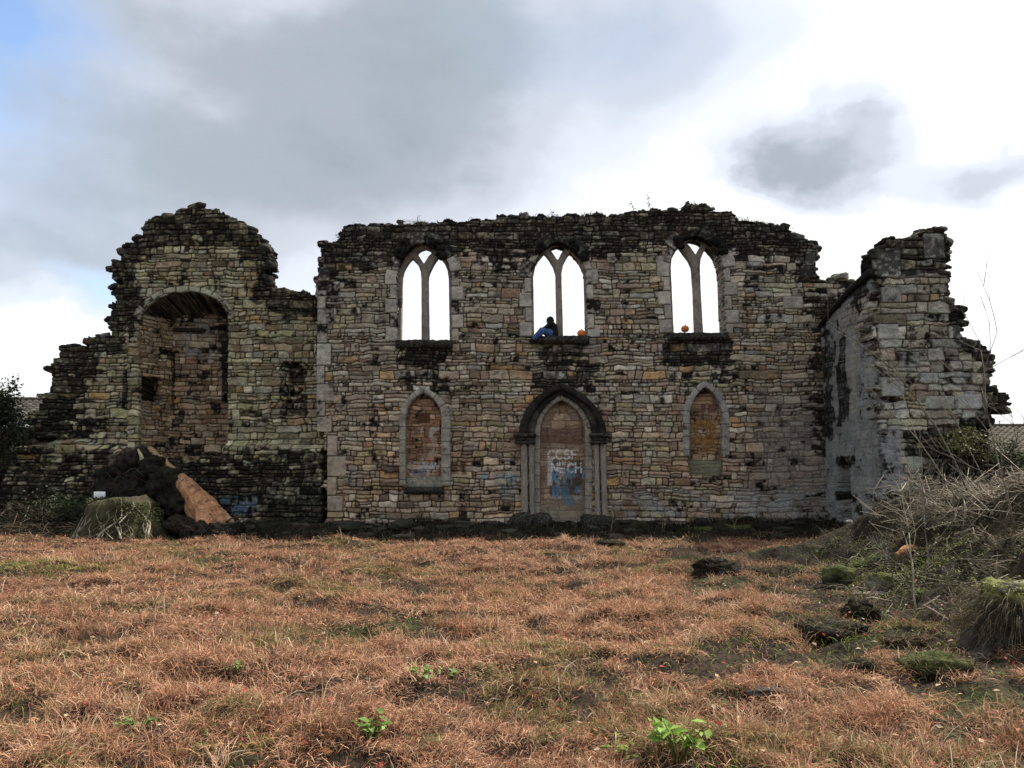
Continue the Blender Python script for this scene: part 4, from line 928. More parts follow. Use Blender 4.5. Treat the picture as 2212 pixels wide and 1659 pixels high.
for i, (px, h, lab) in enumerate(((1318, .75, 'thin pale stalk standing just right of the doorway'), (1430, .55, 'two-stemmed pale dry stalk below the second blocked window'), (1585, .35, 'short pale dry stalk on the dark strip right of the blocked window'))):
    q = at(px, 1175, 20.9); q.z = gz(q.x, q.y); t = thing('dry_stalk', lab, 'dry stalk', q); g = Geo(); r = random.Random(i)
    for s in range(2): twig_tree(q+Vector((.04*s, 0, 0)), h*(1-.3*s), (.05, 0), 1, r, g, (.20, .18, .12), .011, .5, 2)
    g.build('stem', M_WOOD, t)
# fallen masonry at the foot of the wall and clods in the field
def stone(px, py, size, label, seed, col=(.10, .095, .08), moss=False, Y=None, rough=.55, name='fallen_stone', cat='stone', group=None, flat=1, sink=.35):
    p = onground(px, py) if Y is None else at(px, py, Y)
    V, T = rock_geo((0, 0, 0), size, seed, 4, rough, flat); V = V*(1+.45*n3(V, 7, seed+9)+.25*n3(V, 19, seed+8))[:, None]; V = V+np.array((p.x, p.y, p.z+size[2]*(1-2*sink)))
    nz = n3(V, 5, seed+5); c = np.array(col)*(1+1.4*nz)[:, None]
    if moss:
        w = sm(.15, .6, (V[:, 2]-p.z)/size[2]/1.6+nz*1.2)[:, None]; c = c*(1-w)+np.array((.06, .068, .022))*(1+1.2*nz)[:, None]*w
    o = mesh_np(name, V-np.array(p), [T], M_SOIL if cat == 'clod' else M_STONE, np.clip(c, .004, 1)); o.location = p
    if cat == 'clod':                                       # rough grass hanging over the clod
        k = RNG.integers(0, len(V), 620); k = k[V[k, 2] > p.z+.2*size[2]]; m = len(k); c = np.array((.10, .075, .045))*RNG.uniform(.2, 1.8, (m, 1)); gm = RNG.random(m) < .35; c[gm] = np.array((.075, .085, .03))*RNG.uniform(.4, 1.5, (gm.sum(), 1))
        b_ = blades('withered_grass', V[k]-np.array(p), RNG.uniform(0, 6.28, m), RNG.uniform(.5, 1.05, m), RNG.uniform(.05, .17, m), RNG.uniform(.002, .005, m)+.0004*p.y, c); b_.parent = o; b_['kind'] = 'stuff'
    return tag(o, label, cat, group)
DK = (.022, .019, .013)
stone(1550, 1237, (0.35, 0.24, 0.20), 'largest black clod of earth in the red grass right of centre', 501, DK, rough=.9, name='earth_clod', cat='clod')
stone(1315, 1186, (0.37, 0.20, 0.11), 'flat black clod of earth in front of the doorway, at the grass edge', 502, DK, rough=.9, name='earth_clod', cat='clod')
stone(1640, 1245, (0.20, 0.15, 0.10), 'small black clod under a reddish tuft next to the largest clod', 503, DK, rough=.9, name='earth_clod', cat='clod')
stone(1858, 1345, (0.18, 0.15, 0.18), 'upright dark block of earth on the slope below the brushwood heap', 504, (.025, .02, .014), rough=.7, name='earth_clod', cat='clod')
stone(1800, 1368, (0.29, 0.14, 0.08), 'long low dark clod left of the upright dark block', 505, DK, rough=.8, name='earth_clod', cat='clod')
stone(2010, 1455, (.30, .20, .12), 'broad grass-topped clod in the lower right of the field', 506, (.028, .024, .014), True, rough=.7, name='earth_clod', cat='clod')
stone(1865, 1455, (0.14, 0.11, 0.08), 'dark tussock-shaped clod left of the broad grass-topped clod', 507, DK, rough=.9, name='earth_clod', cat='clod')
stone(1660, 1502, (0.18, 0.08, 0.04), 'dark flat stone half sunk in the grass at lower right', 508, (.06, .055, .05), name='flat_stone')
stone(1815, 1262, (0.23, 0.19, 0.19), 'mossy dark boulder at the left foot of the brushwood heap', 509, (.03, .03, .02), True, rough=.6)
stone(1880, 1288, (0.29, 0.07, 0.05), 'pale grey slab lying on the slope below the mossy boulder', 510, (.24, .235, .21), name='stone_slab')
stone(1905, 1272, (0.20, 0.14, 0.15), 'lichened grey-green stone just above the pale slab', 511, (.17, .165, .12), True)
stone(1962, 1395, (0.20, 0.10, 0.07), 'reddish flat clod on the dark slope', 512, (.06, .03, .02), rough=.8, name='earth_clod', cat='clod')
for i, (px, py, s, lab) in enumerate(((870, 1136, .30, 'dark flat stone at the wall foot below the first blocked window'), (1505, 1152, .42, 'long pale-edged stone at the wall foot right of the doorway'), (1595, 1147, .36, 'mossy stone at the wall foot under the second blocked window'),
                                      (1085, 1150, .34, 'dark stone at the wall foot just left of the doorway plinth'), (1690, 1150, .34, 'black stone at the wall foot near the corner of the walls'), (745, 1140, .36, 'low dark stone at the wall foot by the left corner'), (960, 1148, .26, 'small dark stone at the wall foot between door and blocked window'))):
    stone(px, py, (s, .22, .13), lab, 520+i, (.045, .043, .03), i in (1, 2), Y=21.2, name='fallen_stone')

# ------------------------------------------------------------------ brushwood heap and growth on the bank at the right
def sticks(n, box, zoff, ln, col, seed, flat=.35):
    r = random.Random(seed); g = Geo()
    for k in range(n):
        px = r.uniform(box[0], box[1]); x = px; y = r.uniform(box[2], box[3]); z = gz(x, y)+r.uniform(0, zoff)
        a = r.uniform(0, 6.28); e = r.gauss(0, flat); L = r.uniform(*ln); d = Vector((math.cos(a)*math.cos(e), math.sin(a)*math.cos(e), abs(math.sin(e)))); p = Vector((x, y, z))
        rad = r.uniform(.002, .0065)*(2.6 if r.random() < .06 else 1); c = shade(col, r.uniform(.25, 1.35))
        g.tube([p-d*L/2, p+Vector((r.gauss(0, .05), r.gauss(0, .05), r.gauss(0, .05))), p+d*L/2], [rad, rad*.9, rad*.5], 4, c)
    return g
o = sticks(1700, (6.4, 11.8, 11.0, 14.8), .32, (.12, 1.0), (.34, .29, .22), 1, .45).build('brushwood', M_WOOD); tag(o, kind='stuff', label='pale tangle of cut twigs and brushwood on the bank', cat='brushwood')
o = sticks(1500, (4.4, 10.8, 6.5, 13.5), .10, (.12, .6), (.22, .18, .135), 2, .3).build('twig_litter', M_WOOD); tag(o, kind='stuff', label='brown twig litter strewn over the dark slope', cat='twigs')
sapling(2075, 1120, 12.5, 1.5, (-.45, .1), 'bare sapling leaning left from the brushwood heap across the broken wall end', 2, .014, (.22, .19, .15), 11, 2)
sapling(2100, 1150, 12.3, 2.3, (-.12, .1), 'tall bare sapling rising from the right side of the brushwood heap', 3, .016, (.14, .12, .09), 12, 3)
sapling(2165, 1130, 12.0, 1.9, (.25, .1), 'bare twiggy sapling at the right edge in front of the low black wall', 3, .014, (.13, .11, .085), 13, 3)
sapling(2040, 1110, 13.0, 1.0, (-.8, 0), 'low bare branch slanting left out of the top of the brushwood heap', 2, .014, (.30, .26, .2), 14, 2)
sapling(2195, 1180, 10.0, 1.4, (-.15, 0), 'thin bare sapling right above the moss-topped stump', 3, .011, (.15, .13, .10), 15, 3)
sapling(1985, 1390, 8.9, .95, (.03, 0), 'dead pale forked sapling standing on the dark slope', 2, .011, (.30, .28, .2), 16, 3)
sapling(2150, 1080, 15.5, 2.4, (-.2, 0), 'bare shrub with yellowish leaves against the low black wall', 3, .013, (.16, .15, .10), 17, 3)
sapling(2010, 1235, 10.3, .9, (-.1, .0), 'grey leafless shrub in front of the mossy bank', 3, .010, (.18, .17, .15), 18, 4, spread=.35)
sapling(1935, 1240, 11.0, .5, (-.3, .0), 'small grey leafless shrub on the left flank of the bank', 3, .008, (.18, .17, .15), 19, 4)
def shrub_leaves(cx, cy, cz, sx_, sy_, sz_, n, size, col, name, label, cat='shrub', stems=5, seed=0, group=None):
    base = Vector((cx, cy, gz(cx, cy))); t = thing(name, label, cat, base, group); g = Geo(); r = random.Random(seed)
    for k in range(stems):
        e = Vector((cx+r.uniform(-1, 1)*sx_*.7, cy+r.uniform(-1, 1)*sy_*.7, cz+r.uniform(-.2, .8)*sz_)); q = base+Vector((r.uniform(-.3, .3)*sx_, r.uniform(-.3, .3)*sy_, -.05))
        g.tube([q, q.lerp(e, .5)+Vector((r.gauss(0, .05), 0, .05)), e], [.02, .014, .006], 5, (.06, .05, .035))
    g.build('stem', M_WOOD, t); R = np.random.default_rng(seed+5)
    cl = R.normal(0, 1, (max(6, n//45), 3)); cl /= np.linalg.norm(cl, axis=1)[:, None]; cl *= R.uniform(.35, 1, (len(cl), 1))
    pk = R.integers(0, len(cl), n); P = cl[pk]+R.normal(0, .17, (n, 3)); P = P*np.array((sx_, sy_, sz_))+np.array((cx, cy, cz))
    cc = np.array(col)*R.uniform(.5, 1.5, (n, 1))*R.uniform(.6, 1.3, len(cl))[pk][:, None]
    V, T, c = leaves(P, size, cc, .4, seed); Geo().add(V, T=T, col=c).build('foliage', M_VEG, t); return t
# tufts of moss and creeper over the bank
m = 26000; x = RNG.uniform(3.6, 10.5, m); y = RNG.uniform(7.0, 15.5, m); x[:9000] = RNG.normal(5.4, .5, 9000); y[:9000] = RNG.normal(12.4, 1.2, 9000); x[20000:] = RNG.normal(6.9, .7, 6000); y[20000:] = RNG.normal(9.8, .8, 6000)
kk = fbm(x*1.5, y*1.5, 161, 3) > .53; x, y = x[kk], y[kk]; m = len(x)
c = np.array((.085, .105, .025))*RNG.uniform(.3, 1.7, (m, 1)); V, T, c = leaves(np.stack([x, y, gh(x, y)+RNG.uniform(.0, .05, m)], 1), .032, c, 1.0)
tag(Geo().add(V, T=T, col=c).build('moss_and_creeper', M_VEG), kind='stuff', label='mats of green moss and creeper over the earth bank', cat='moss')
m = 9000; x = RNG.normal(8.2, 2.0, m); y = RNG.normal(11.0, 2.4, m); kk = (np.abs(x-9) < 4); x, y = x[kk], y[kk]; m = len(x)
c = np.array((.085, .07, .04))*RNG.uniform(.2, 2.2, (m, 1))
tag(blades('bank_grass', np.stack([x, y, gh(x, y)], 1), RNG.uniform(0, 6.28, m), RNG.uniform(.3, 1, m), RNG.uniform(.1, .4, m), RNG.uniform(.006, .012, m), c), kind='stuff', label='withered grass hanging on the earth bank', cat='grass')
p = onground(1972, 1200); g = Geo(); q0 = p+Vector((-.27, -.05, .0)); q1 = p+Vector((.22, .1, .10)); g.tube([q0, q0.lerp(q1, .45)+Vector((0, 0, .05)), q1], [.05, .068, .04], 10)
def bark_or(P, N_):
    n = n3(P, 14, 3); return np.clip(np.array((.36, .18, .08))*(1+2.2*n)[:, None], .02, .7)
t = thing('cut_branch', 'short orange-barked piece of branch lying on the brushwood bank', 'branch', (p.x, p.y, p.z)); remesh(g, 'bark', M_WOOD, .02, t, bark_or, .03, 9.)
# moss-topped stump at the right edge
b = at(2215, 1420, 7.3); topz = at(2180, 1262, 7.5).z; b.z = gz(b.x, b.y)
g = Geo(); g.tube([b+Vector((0, 0, -.1)), b+Vector((.0, 0, .15)), Vector((b.x-.02, b.y, topz-.05)), Vector((b.x-.02, b.y, topz))], [.50, .34, .30, .27], 16)
for k in range(7):
    a = k*.9; e = b+Vector((math.cos(a)*.75, math.sin(a)*.6, -.08)); g.tube([Vector((b.x, b.y, b.z+.32)), b.lerp(e, .6)+Vector((0, 0, .10)), e], [.13, .10, .05], 8)
def stump_col(P, N_):
    n = n3(P, 9, 4); c = np.array((.045, .042, .034))*(1+1.6*n)[:, None]; w = (sm(.1, .4, N_[:, 2]+n)*sm(topz-.16, topz-.06, P[:, 2]))[:, None]
    return np.clip(c*(1-w)+np.array((.11, .115, .035))*(1+2.5*n)[:, None]*w, .004, .8)
t = thing('mossy_stump', 'dark weathered tree stump with a yellow mossy cut top at the right edge', 'tree stump', b); remesh(g, 'wood', M_WOOD, .018, t, stump_col, .15, 4.5)
R = np.random.default_rng(23); n = 1500; a = R.uniform(0, 6.28, n); f = R.random(n); R_ = .31*(1.15-.25*f)
P = np.stack([b.x+R_*np.cos(a), b.y+R_*np.sin(a), topz+.03-(1-f)**2*.55], 1); P[:500] = np.stack([b.x+R.normal(0, .17, 500), b.y+R.normal(0, .17, 500), topz+R.uniform(-.01, .05, 500)], 1)
V, T, c = leaves(P, .035, np.array((.16, .165, .05))*R.uniform(.25, 1.5, (n, 1))*(.35+.65*(P[:, 2] > topz-.1))[:, None], .5, 8); Geo().add(V, T=T, col=c).build('moss', M_VEG, t)
hb = np.stack([b.x+.34*np.cos(a), b.y+.34*np.sin(a), topz-.02-R.random(n)*.5], 1); o = blades('hanging_grass', hb, a, R.uniform(.6, 1.0, n), R.uniform(.12, .4, n), R.uniform(.004, .007, n), np.array((.11, .095, .055))*R.uniform(.2, 1.6, (n, 1)), bend=2.4); adopt(o, t); o['kind'] = 'stuff'
for i in range(3):
    pz = Vector((b.x-.06+.06*i, b.y-.12+.08*i, topz+.012*i)); V, Q = box_geo(-.22, .18, -.08, .08, -.02, .02)
    Vr = np.array([(x_*math.cos(.2*i)-y_*math.sin(.2*i)+pz.x, x_*math.sin(.2*i)+y_*math.cos(.2*i)+pz.y, z_+pz.z) for x_, y_, z_ in V]); Geo().add(Vr, Q, col=(.16, .155, .10)).build('splintered_top', M_WOOD, t)

# ------------------------------------------------------------------ left: uprooted trunk, ivy stump, bramble bank, white board
B = at(462, 1128, 19.6); T0 = at(398, 1048, 19.9); T1 = at(352, 1002, 20.3); T2 = at(322, 968, 20.9)
g = Geo(); g.tube([B+Vector((.10, -.05, -.55)), B+Vector((.02, 0, -.12)), B.lerp(T0, .4), T0, T1, T2], [.52, .47, .36, .24, .13, .07], 18)
for k in range(5):
    a = -2.6+k*.62; e = B+Vector((math.cos(a)*.62, .5*math.sin(a), -.62)); g.tube([B.lerp(T0, .6), B+Vector((math.cos(a)*.34, .34*math.sin(a), -.02)), e], [.14, .20, .17], 8)
def trunk_col(P, N_):
    n = n3(P, 7, 6); n2 = n3(P, 22, 7); c = np.array((.36, .185, .095))*(1+1.5*n+1.3*n2)[:, None]; fl = sm(.10, .16, n3(P*np.array((1, 1, .5)), 16, 31))[:, None]*.7; c = c*(1-fl)+np.array((.06, .04, .025))*fl
    pale = sm(.05, .25, n3(P, 3, 9)+.30*(P[:, 0]-B.x+.25))[:, None]; c = c*(1-pale*.6)+np.array((.56, .44, .33))*(1+n2)[:, None]*pale*.6  # pale bark patches, with a highlight painted towards the right
    gr = sm(.5, 1.6, -(P[:, 0]-B.x))[:, None]; c = c*(1-gr*.7)+np.array((.25, .215, .11))*(1+n)[:, None]*gr*.7
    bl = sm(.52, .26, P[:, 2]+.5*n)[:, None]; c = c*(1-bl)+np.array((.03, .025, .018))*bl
    return np.clip(c, .006, .8)
log = thing('fallen_tree', 'fallen tree trunk, bare orange wood flaring at its foot, propped against a dark root mass', 'fallen tree', (B.x, B.y, gz(B.x, B.y)))
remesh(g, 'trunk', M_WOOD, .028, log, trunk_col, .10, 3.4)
g = Geo(); q = at(420, 1160, 19.2)
for k in range(14):
    r = random.Random(k+60); p0 = at(r.uniform(440, 520), r.uniform(1140, 1165), 19.3); a = r.uniform(0, 6.28); L = r.uniform(.3, .7); p0.z = gz(p0.x, p0.y)+r.uniform(.05, .25)
    e = p0+Vector((math.cos(a)*L, math.sin(a)*L*.5, r.uniform(-.05, .35))); g.tube([p0, p0.lerp(e, .5)+Vector((0, 0, .08)), e], [.03, .022, .01], 6, shade((.10, .085, .06), r.uniform(.4, 1.3)))
g.build('broken_roots', M_WOOD, log)
g = Geo()
for k, (px, py, s) in enumerate(((395, 1138, .36), (430, 1150, .30), (472, 1152, .34), (505, 1150, .30), (488, 1166, .26), (412, 1152, .24))):
    p0 = at(px, py, 19.2-.1*(k % 3)); V, T = rock_geo((p0.x, p0.y, p0.z), (s, s*.7, s*.75), 640+k, 4, .8); g.add(V+RNG.normal(0, .008, V.shape), T=T, col=(.016, .013, .010))
g.build('torn_earth', M_SOIL, log)
g = Geo(); RN = random.Random(4)
for (px, py, Y, s) in ((262, 1030, 20.6, .55), (300, 1020, 20.6, .60), (340, 1035, 20.5, .55), (285, 1070, 20.3, .70), (340, 1080, 20.2, .75), (385, 1085, 19.8, .46), (360, 1040, 19.9, .42), (335, 1010, 20.1, .36), (250, 1060, 20.5, .4), (320, 1120, 20.1, .65), (375, 1110, 20.0, .42), (278, 1000, 20.7, .36), (330, 1000, 20.7, .36), (395, 1075, 19.8, .34), (225, 1042, 20.7, .28)):
    p = at(px, py, Y); V, T = rock_geo((p.x, p.y, p.z), (s, s*.7, s*.9), int(px+py), 3, .5); g.add(V, T=T)
def rm_col(P, N_):
    n = n3(P, 8, 12); c = np.array((.016, .014, .011))*(1+1.8*n)[:, None]; gm = (sm(.45, .7, n3(P, 2.2, 14)+.5)*.4)[:, None]; c = c*(1-gm)+np.array((.03, .034, .018))*gm
    return np.clip(c, .003, .2)
p = at(315, 1150, 20.3); root = thing('uprooted_root_mass', 'black earthy root mass of the fallen tree, a pale splinter sticking up from it', 'root mass', (p.x, p.y, gz(p.x, p.y)))
remesh(g, 'earth', M_SOIL, .03, root, rm_col, .22, 5.5, True)
g = Geo()
for (a0, a1, r0, r1) in (((308, 999), (298, 970), .07, .02),):
    g.tube([at(*a0, 20.2), at((a0[0]+a1[0])/2+2, (a0[1]+a1[1])/2, 20.2), at(*a1, 20.2)], [r0, (r0+r1)/2, r1], 7, (.40, .38, .22))
g.build('splinter', M_WOOD, root); g = Geo()
for k in range(46):
    r = random.Random(k+200); p0 = at(r.uniform(245, 410), r.uniform(1000, 1130), 19.9); a = r.uniform(0, 6.28); L = r.uniform(.15, .5)
    e = p0+Vector((math.cos(a)*L, -abs(math.sin(a))*.35, r.uniform(-.3, .3))); g.tube([p0+Vector((0, .4, 0)), p0, e], [.022, .016, .006], 5, shade((.035, .03, .022), r.uniform(.4, 1.5)))
g.build('rootlets', M_WOOD, root)
# ivy-wrapped stump
s0 = at(262, 1160, 19.2); s0.z = gz(s0.x, s0.y); ztop = at(262, 1078, 19.2).z
g = Geo(); g.tube([s0+Vector((0, 0, -.15)), s0+Vector((0, 0, .25)), Vector((s0.x-.03, s0.y, ztop-.12)), Vector((s0.x-.05, s0.y, ztop))], [.92, .80, .72, .60], 18)
for k in range(9):
    a = k*.7; e = s0+Vector((math.cos(a)*1.15, math.sin(a)*.9, -.15)); g.tube([Vector((s0.x+.5*math.cos(a), s0.y+.5*math.sin(a), s0.z+.6)), s0.lerp(e, .75)+Vector((0, 0, .2)), e], [.2, .17, .08], 8)
def ivs_col(P, N_):
    n = n3(P, 6, 16); c = np.array((.055, .045, .028))*(1+1.7*n)[:, None]; g_ = sm(-.1, .15, n3(P, 3, 18))[:, None]*.6; c = c*(1-g_)+np.array((.055, .065, .025))*g_
    return np.clip(c, .004, .3)
st = thing('ivy_stump', 'broad old tree stump laced with pale ivy stems, in front of the black root mass', 'tree stump', s0)
remesh(g, 'wood', M_WOOD, .035, st, ivs_col, .14, 3.5); g = Geo(); RV = random.Random(9)
for k in range(26):
    a = RV.uniform(-2.9, -.2); a1 = a+RV.gauss(0, .35); zt = RV.uniform(.5, .98); pts = []
    for j in range(7):
        f = j/6; aa = a+(a1-a)*f+.12*math.sin(6*f+k); R_ = 1.02-.30*f; pts.append(Vector((s0.x+R_*math.cos(aa), s0.y+R_*math.sin(aa), s0.z+f*zt*(ztop-s0.z))))
    w = RV.choice((.008, .010, .012, .022)); g.tube(pts, [w*(1.2-.1*j) for j in range(7)], 5, shade((.36, .34, .25), RV.uniform(.5, 1.15)))
g.build('ivy_stems', M_WOOD, st)
R = np.random.default_rng(3); n = 5200; a = R.uniform(0, 6.28, n); f = R.random(n)**.6; R_ = (1.02-.3*f)*R.uniform(.9, 1.06, n)
P = np.stack([s0.x+R_*np.cos(a), s0.y+R_*np.sin(a), s0.z+f*(ztop-s0.z)+.04], 1); k = fbm(P[:, 0]*3, P[:, 2]*3, 5, 3) > .5; P = P[k]
V, T, c = leaves(P, .055, np.array((.06, .068, .028))*R.uniform(.4, 1.7, (len(P), 1)), .2, 8); Geo().add(V, T=T, col=c).build('ivy_leaves', M_VEG, st)
pt = at(60, 1110, 19.6)
shrub_leaves(pt.x+.3, 19.9, .55, 1.5, .6, .55, 1500, .07, (.036, .042, .020), 'bramble_bush', 'low dark bramble and ivy bank against the wall at the far left', 'bush', 14, 21)
pt = at(165, 1110, 19.7); shrub_leaves(pt.x, 20.0, .75, .95, .5, .45, 1300, .065, (.05, .075, .035), 'bramble_bush', 'greener bramble clump under the white board, beside the ivy stump', 'bush', 10, 22)
p0 = at(206, 1150, 19.0); p0.z = gz(p0.x, p0.y); e = at(204, 1092, 19.15); g = Geo(); g.tube([p0, p0.lerp(e, .5)+Vector((.03, 0, 0)), e, e+Vector((.02, 0, .07))], [.075, .06, .045, .012], 9)
def pc(P, N_): return np.clip(np.array((.13, .09, .045))*(1+1.6*n3(P, 12, 2))[:, None], .01, .5)
t = thing('rotten_post', 'brown rotten post stub between bramble clump and ivy stump', 'post', p0); remesh(g, 'wood', M_WOOD, .016, t, pc, .05, 10.)
o = sticks(420, (-14.2, -8.9, 18.7, 20.2), .35, (.2, .7), (.17, .13, .09), 3, .5).build('dead_bramble_stems', M_WOOD); tag(o, kind='stuff', label='dead brown bramble stems tangled over the bank at the left', cat='twigs')
a = at(203, 1062, 19.6); b = at(227, 1076, 19.6); bd = thing('white_board', 'small blank white board standing above the brambles by the ivy stump', 'board', (a.x, 19.6, b.z))
g = Geo(); V, Q = box_geo(a.x, b.x, 19.59, 19.61, b.z, a.z); g.add(V, Q, col=(.8, .8, .8)); o = g.build('panel', M_PAINT, bd); md = o.modifiers.new('b', 'BEVEL'); md.width = .006
g = Geo(); g.tube([Vector(((a.x+b.x)/2, 19.63, gz(a.x, 19.63))), Vector(((a.x+b.x)/2, 19.63, a.z-.02))], [.018, .018], 6, (.12, .10, .07)); g.build('post', M_WOOD, bd)
# tree at the left edge
tb = at(-60, 1100, 20.6); tb.z = gz(tb.x, tb.y); tr = thing('tree', 'dark leafy tree cut off by the left edge of the picture', 'tree', tb)
g = Geo(); r = random.Random(3); twig_tree(tb, 1.25, (.05, 0), 3, r, g, (.07, .06, .045), .10, .5, 4); g.build('trunk', M_WOOD, tr)
R = np.random.default_rng(13); cl = R.normal(0, 1, (80, 3)); cl /= np.linalg.norm(cl, axis=1)[:, None]; cl *= R.uniform(.3, 1, (80, 1))**.5; n = 9500; pk = R.integers(0, 80, n)
P = (cl[pk]+R.normal(0, .13, (n, 3)))*np.array((1.02, .9, 1.22))+np.array((tb.x+.04, tb.y, 2.95)); V, T, c = leaves(P, .085, np.array((.035, .048, .02))*R.uniform(.4, 1.7, (n, 1))*R.uniform(.5, 1.4, 80)[pk][:, None], .3, 4)
Geo().add(V, T=T, col=c).build('crown', M_VEG, tr)
# yellowing shrub and ivy on the low right wall
q = at(2110, 955, 18.2); shrub_leaves(q.x, 18.3, q.z, .75, .25, .42, 900, .075, (.13, .14, .05), 'ivy_shrub', 'yellow-green creeper hanging over the low black wall beside the broken end', 'shrub', 6, 31)
q = at(2190, 990, 18.0); shrub_leaves(q.x, 18.1, q.z-.1, .6, .3, .5, 800, .075, (.055, .065, .03), 'ivy_shrub', 'dark ivy clump on the low black wall at the right edge', 'shrub', 6, 32)

# ------------------------------------------------------------------ houses behind the ruin
def tiles_col(n, base): return np.array(base)*RNG.uniform(.6, 1.4, (n, 1))
def house(name, label, x0, x1, yr, zr, ye, ze, colr, left=True):
    t = thing(name, label, 'house', ((x0+x1)/2, yr, 0)); g = Geo(); rows = 13; step = .33
    L = math.hypot(yr-ye, zr-ze); ny_ = rows; nx_ = int((x1-x0)/step)
    for s in (-1, 1):                                        # both slopes: overlapping pantiles
        for j in range(ny_):
            f0, f1 = j/ny_, (j+1)/ny_+.02; ya, za = yr+s*(yr-ye)*f0, zr-(zr-ze)*f0; yb, zb = yr+s*(yr-ye)*f1, zr-(zr-ze)*f1
            xs_ = np.linspace(x0, x1, nx_*4+1); bump = .035*np.sin(np.arange(len(xs_))*math.pi/2)
            P = [(x_, ya, za+.01+b_) for x_, b_ in zip(xs_, bump)]+[(x_, yb, zb+.065+b_) for x_, b_ in zip(xs_, bump)]+[(x_, yb, zb+.0+b_) for x_, b_ in zip(xs_, bump)]
            m_ = len(xs_); Q = [(k, k+1, m_+k+1, m_+k) if s < 0 else (k, m_+k, m_+k+1, k+1) for k in range(m_-1)]+[(m_+k, m_+k+1, 2*m_+k+1, 2*m_+k) for k in range(m_-1)]
            tc_ = np.repeat(tiles_col(nx_+1, colr), 4, 0)[:m_]; g.add(P, Q, col=np.concatenate([tc_, tc_, tc_]))
    g.tube([(x0, yr, zr+.05), (x1, yr, zr+.05)], [.11, .11], 8, colr); g.build('roof', M_TILE, t)
    g = Geo(); V, Q = box_geo(x0+.2, x1-.2, ye+.35, 2*yr-ye-.35, -.2, ze); g.add(V, Q, col=(.45, .43, .39))
    for xx in (x0+.2, x1-.2): g.add([(xx, ye+.35, ze), (xx, 2*yr-ye-.35, ze), (xx, yr, zr-.08)], T=[(0, 1, 2)], col=(.45, .43, .39))
    g.build('wall', M_HARL, t); g = Geo(); V, Q = box_geo(x0, x1, ye-.06, ye+.0, ze-.22, ze+.02); g.add(V, Q, col=(.75, .76, .77)); g.build('fascia', M_PAINT, t)
    for xx in np.arange(x0+2.0, x1-1.5, 3.2):
        fr = Geo(); V, Q = box_geo(xx, xx+1.2, ye+.28, ye+.36, .9, 2.1); fr.add(V, Q, col=(.7, .7, .7)); w = fr.build('window', M_PAINT, t); pg = Geo(); V, Q = box_geo(xx+.08, xx+1.12, ye+.265, ye+.30, .98, 2.02); pg.add(V, Q, col=(.03, .035, .04)); adopt(pg.build('pane', M_TILE, None), t); bpy.data.objects[C.objects[-1].name].parent = w; C.objects[-1].matrix_parent_inverse = Matrix.Translation(t.location).inverted()
    return t
M_TILE = mat('roof_tile', attr=True, ns=6, namp=.35, rough=.8); M_HARL = mat('harled_wall', attr=True, ns=30, namp=.2, bump=.6, bs=60)
def zat(py, Y): return at(1106, py, Y).z
house('tiled_house', 'low house with a dark pantiled roof and white fascia behind the far left wall', -32, -17.5, 41, zat(864, 41), 37.5, zat(917, 37.5), (.085, .075, .065))
h2 = house('tiled_house', 'low house whose brown tiled roof shows behind the right end of the ruin', 21, 40, 44, zat(921, 44), 40, zat(984, 40), (.10, .085, .06))
q = at(2160, 921, 44); g = Geo(); g.tube([(q.x, 44, q.z-.1), (q.x, 44, q.z+.32)], [.02, .02], 6, (.05, .05, .05))
for dz, w in ((.10, .2), (.28, .28)): g.tube([(q.x-w*.2, 44, q.z+dz), (q.x+w, 44, q.z+dz+.03)], [.018, .018], 5, (.05, .05, .05))
g.build('aerial', M_TILE, h2)

# ------------------------------------------------------------------ pumpkins on the window sills
def pumpkin(px, py, w, label):
    q = at(px, py, 21.98); R_ = w/2; t = thing('pumpkin', label, 'pumpkin', q, 'pumpkins on the window sills')
    V = []; n, m_ = 48, 20
    for i in range(m_+1):
        th = math.pi*i/m_
        for j in range(n):
            ph = 2*math.pi*j/n; rib = 1-.09*abs(math.cos(ph*4.5))**4; rr = R_*math.sin(th)**.85*rib if 0 < i < m_ else 0
            V.append((q.x+rr*math.cos(ph), q.y+rr*math.sin(ph), q.z+R_*.86+R_*.86*math.cos(th)*(1-.12*math.exp(-(math.sin(th)*3)**2))))
    Q = [(i*n+j, (i+1)*n+j, (i+1)*n+(j+1) % n, i*n+(j+1) % n) for i in range(m_) for j in range(n)]
    A = np.array(V); c = np.array((.62, .155, .03))*(1+1.3*n3(A, 18, 3))[:, None]; Geo().add(V, Q, col=c).build('shell', mat('pumpkin_skin', attr=True, rough=.5, ns=20, namp=.15, spec=.3) if 'pumpkin_skin' not in bpy.data.materials else bpy.data.materials['pumpkin_skin'], t, True)
    g = Geo(); z = q.z+R_*1.62; g.tube([(q.x, q.y, z), (q.x+.005, q.y, z+.025), (q.x+.022, q.y, z+.045)], [.02, .014, .012], 7, (.16, .15, .07)); g.build('stalk', M_WOOD, t)
    return t
pumpkin(1256, 728, .235, 'orange pumpkin in the corner of the middle window sill, right of the mullion')
pumpkin(1480, 718, .225, 'round orange pumpkin on the sill of the third window, in its left light')

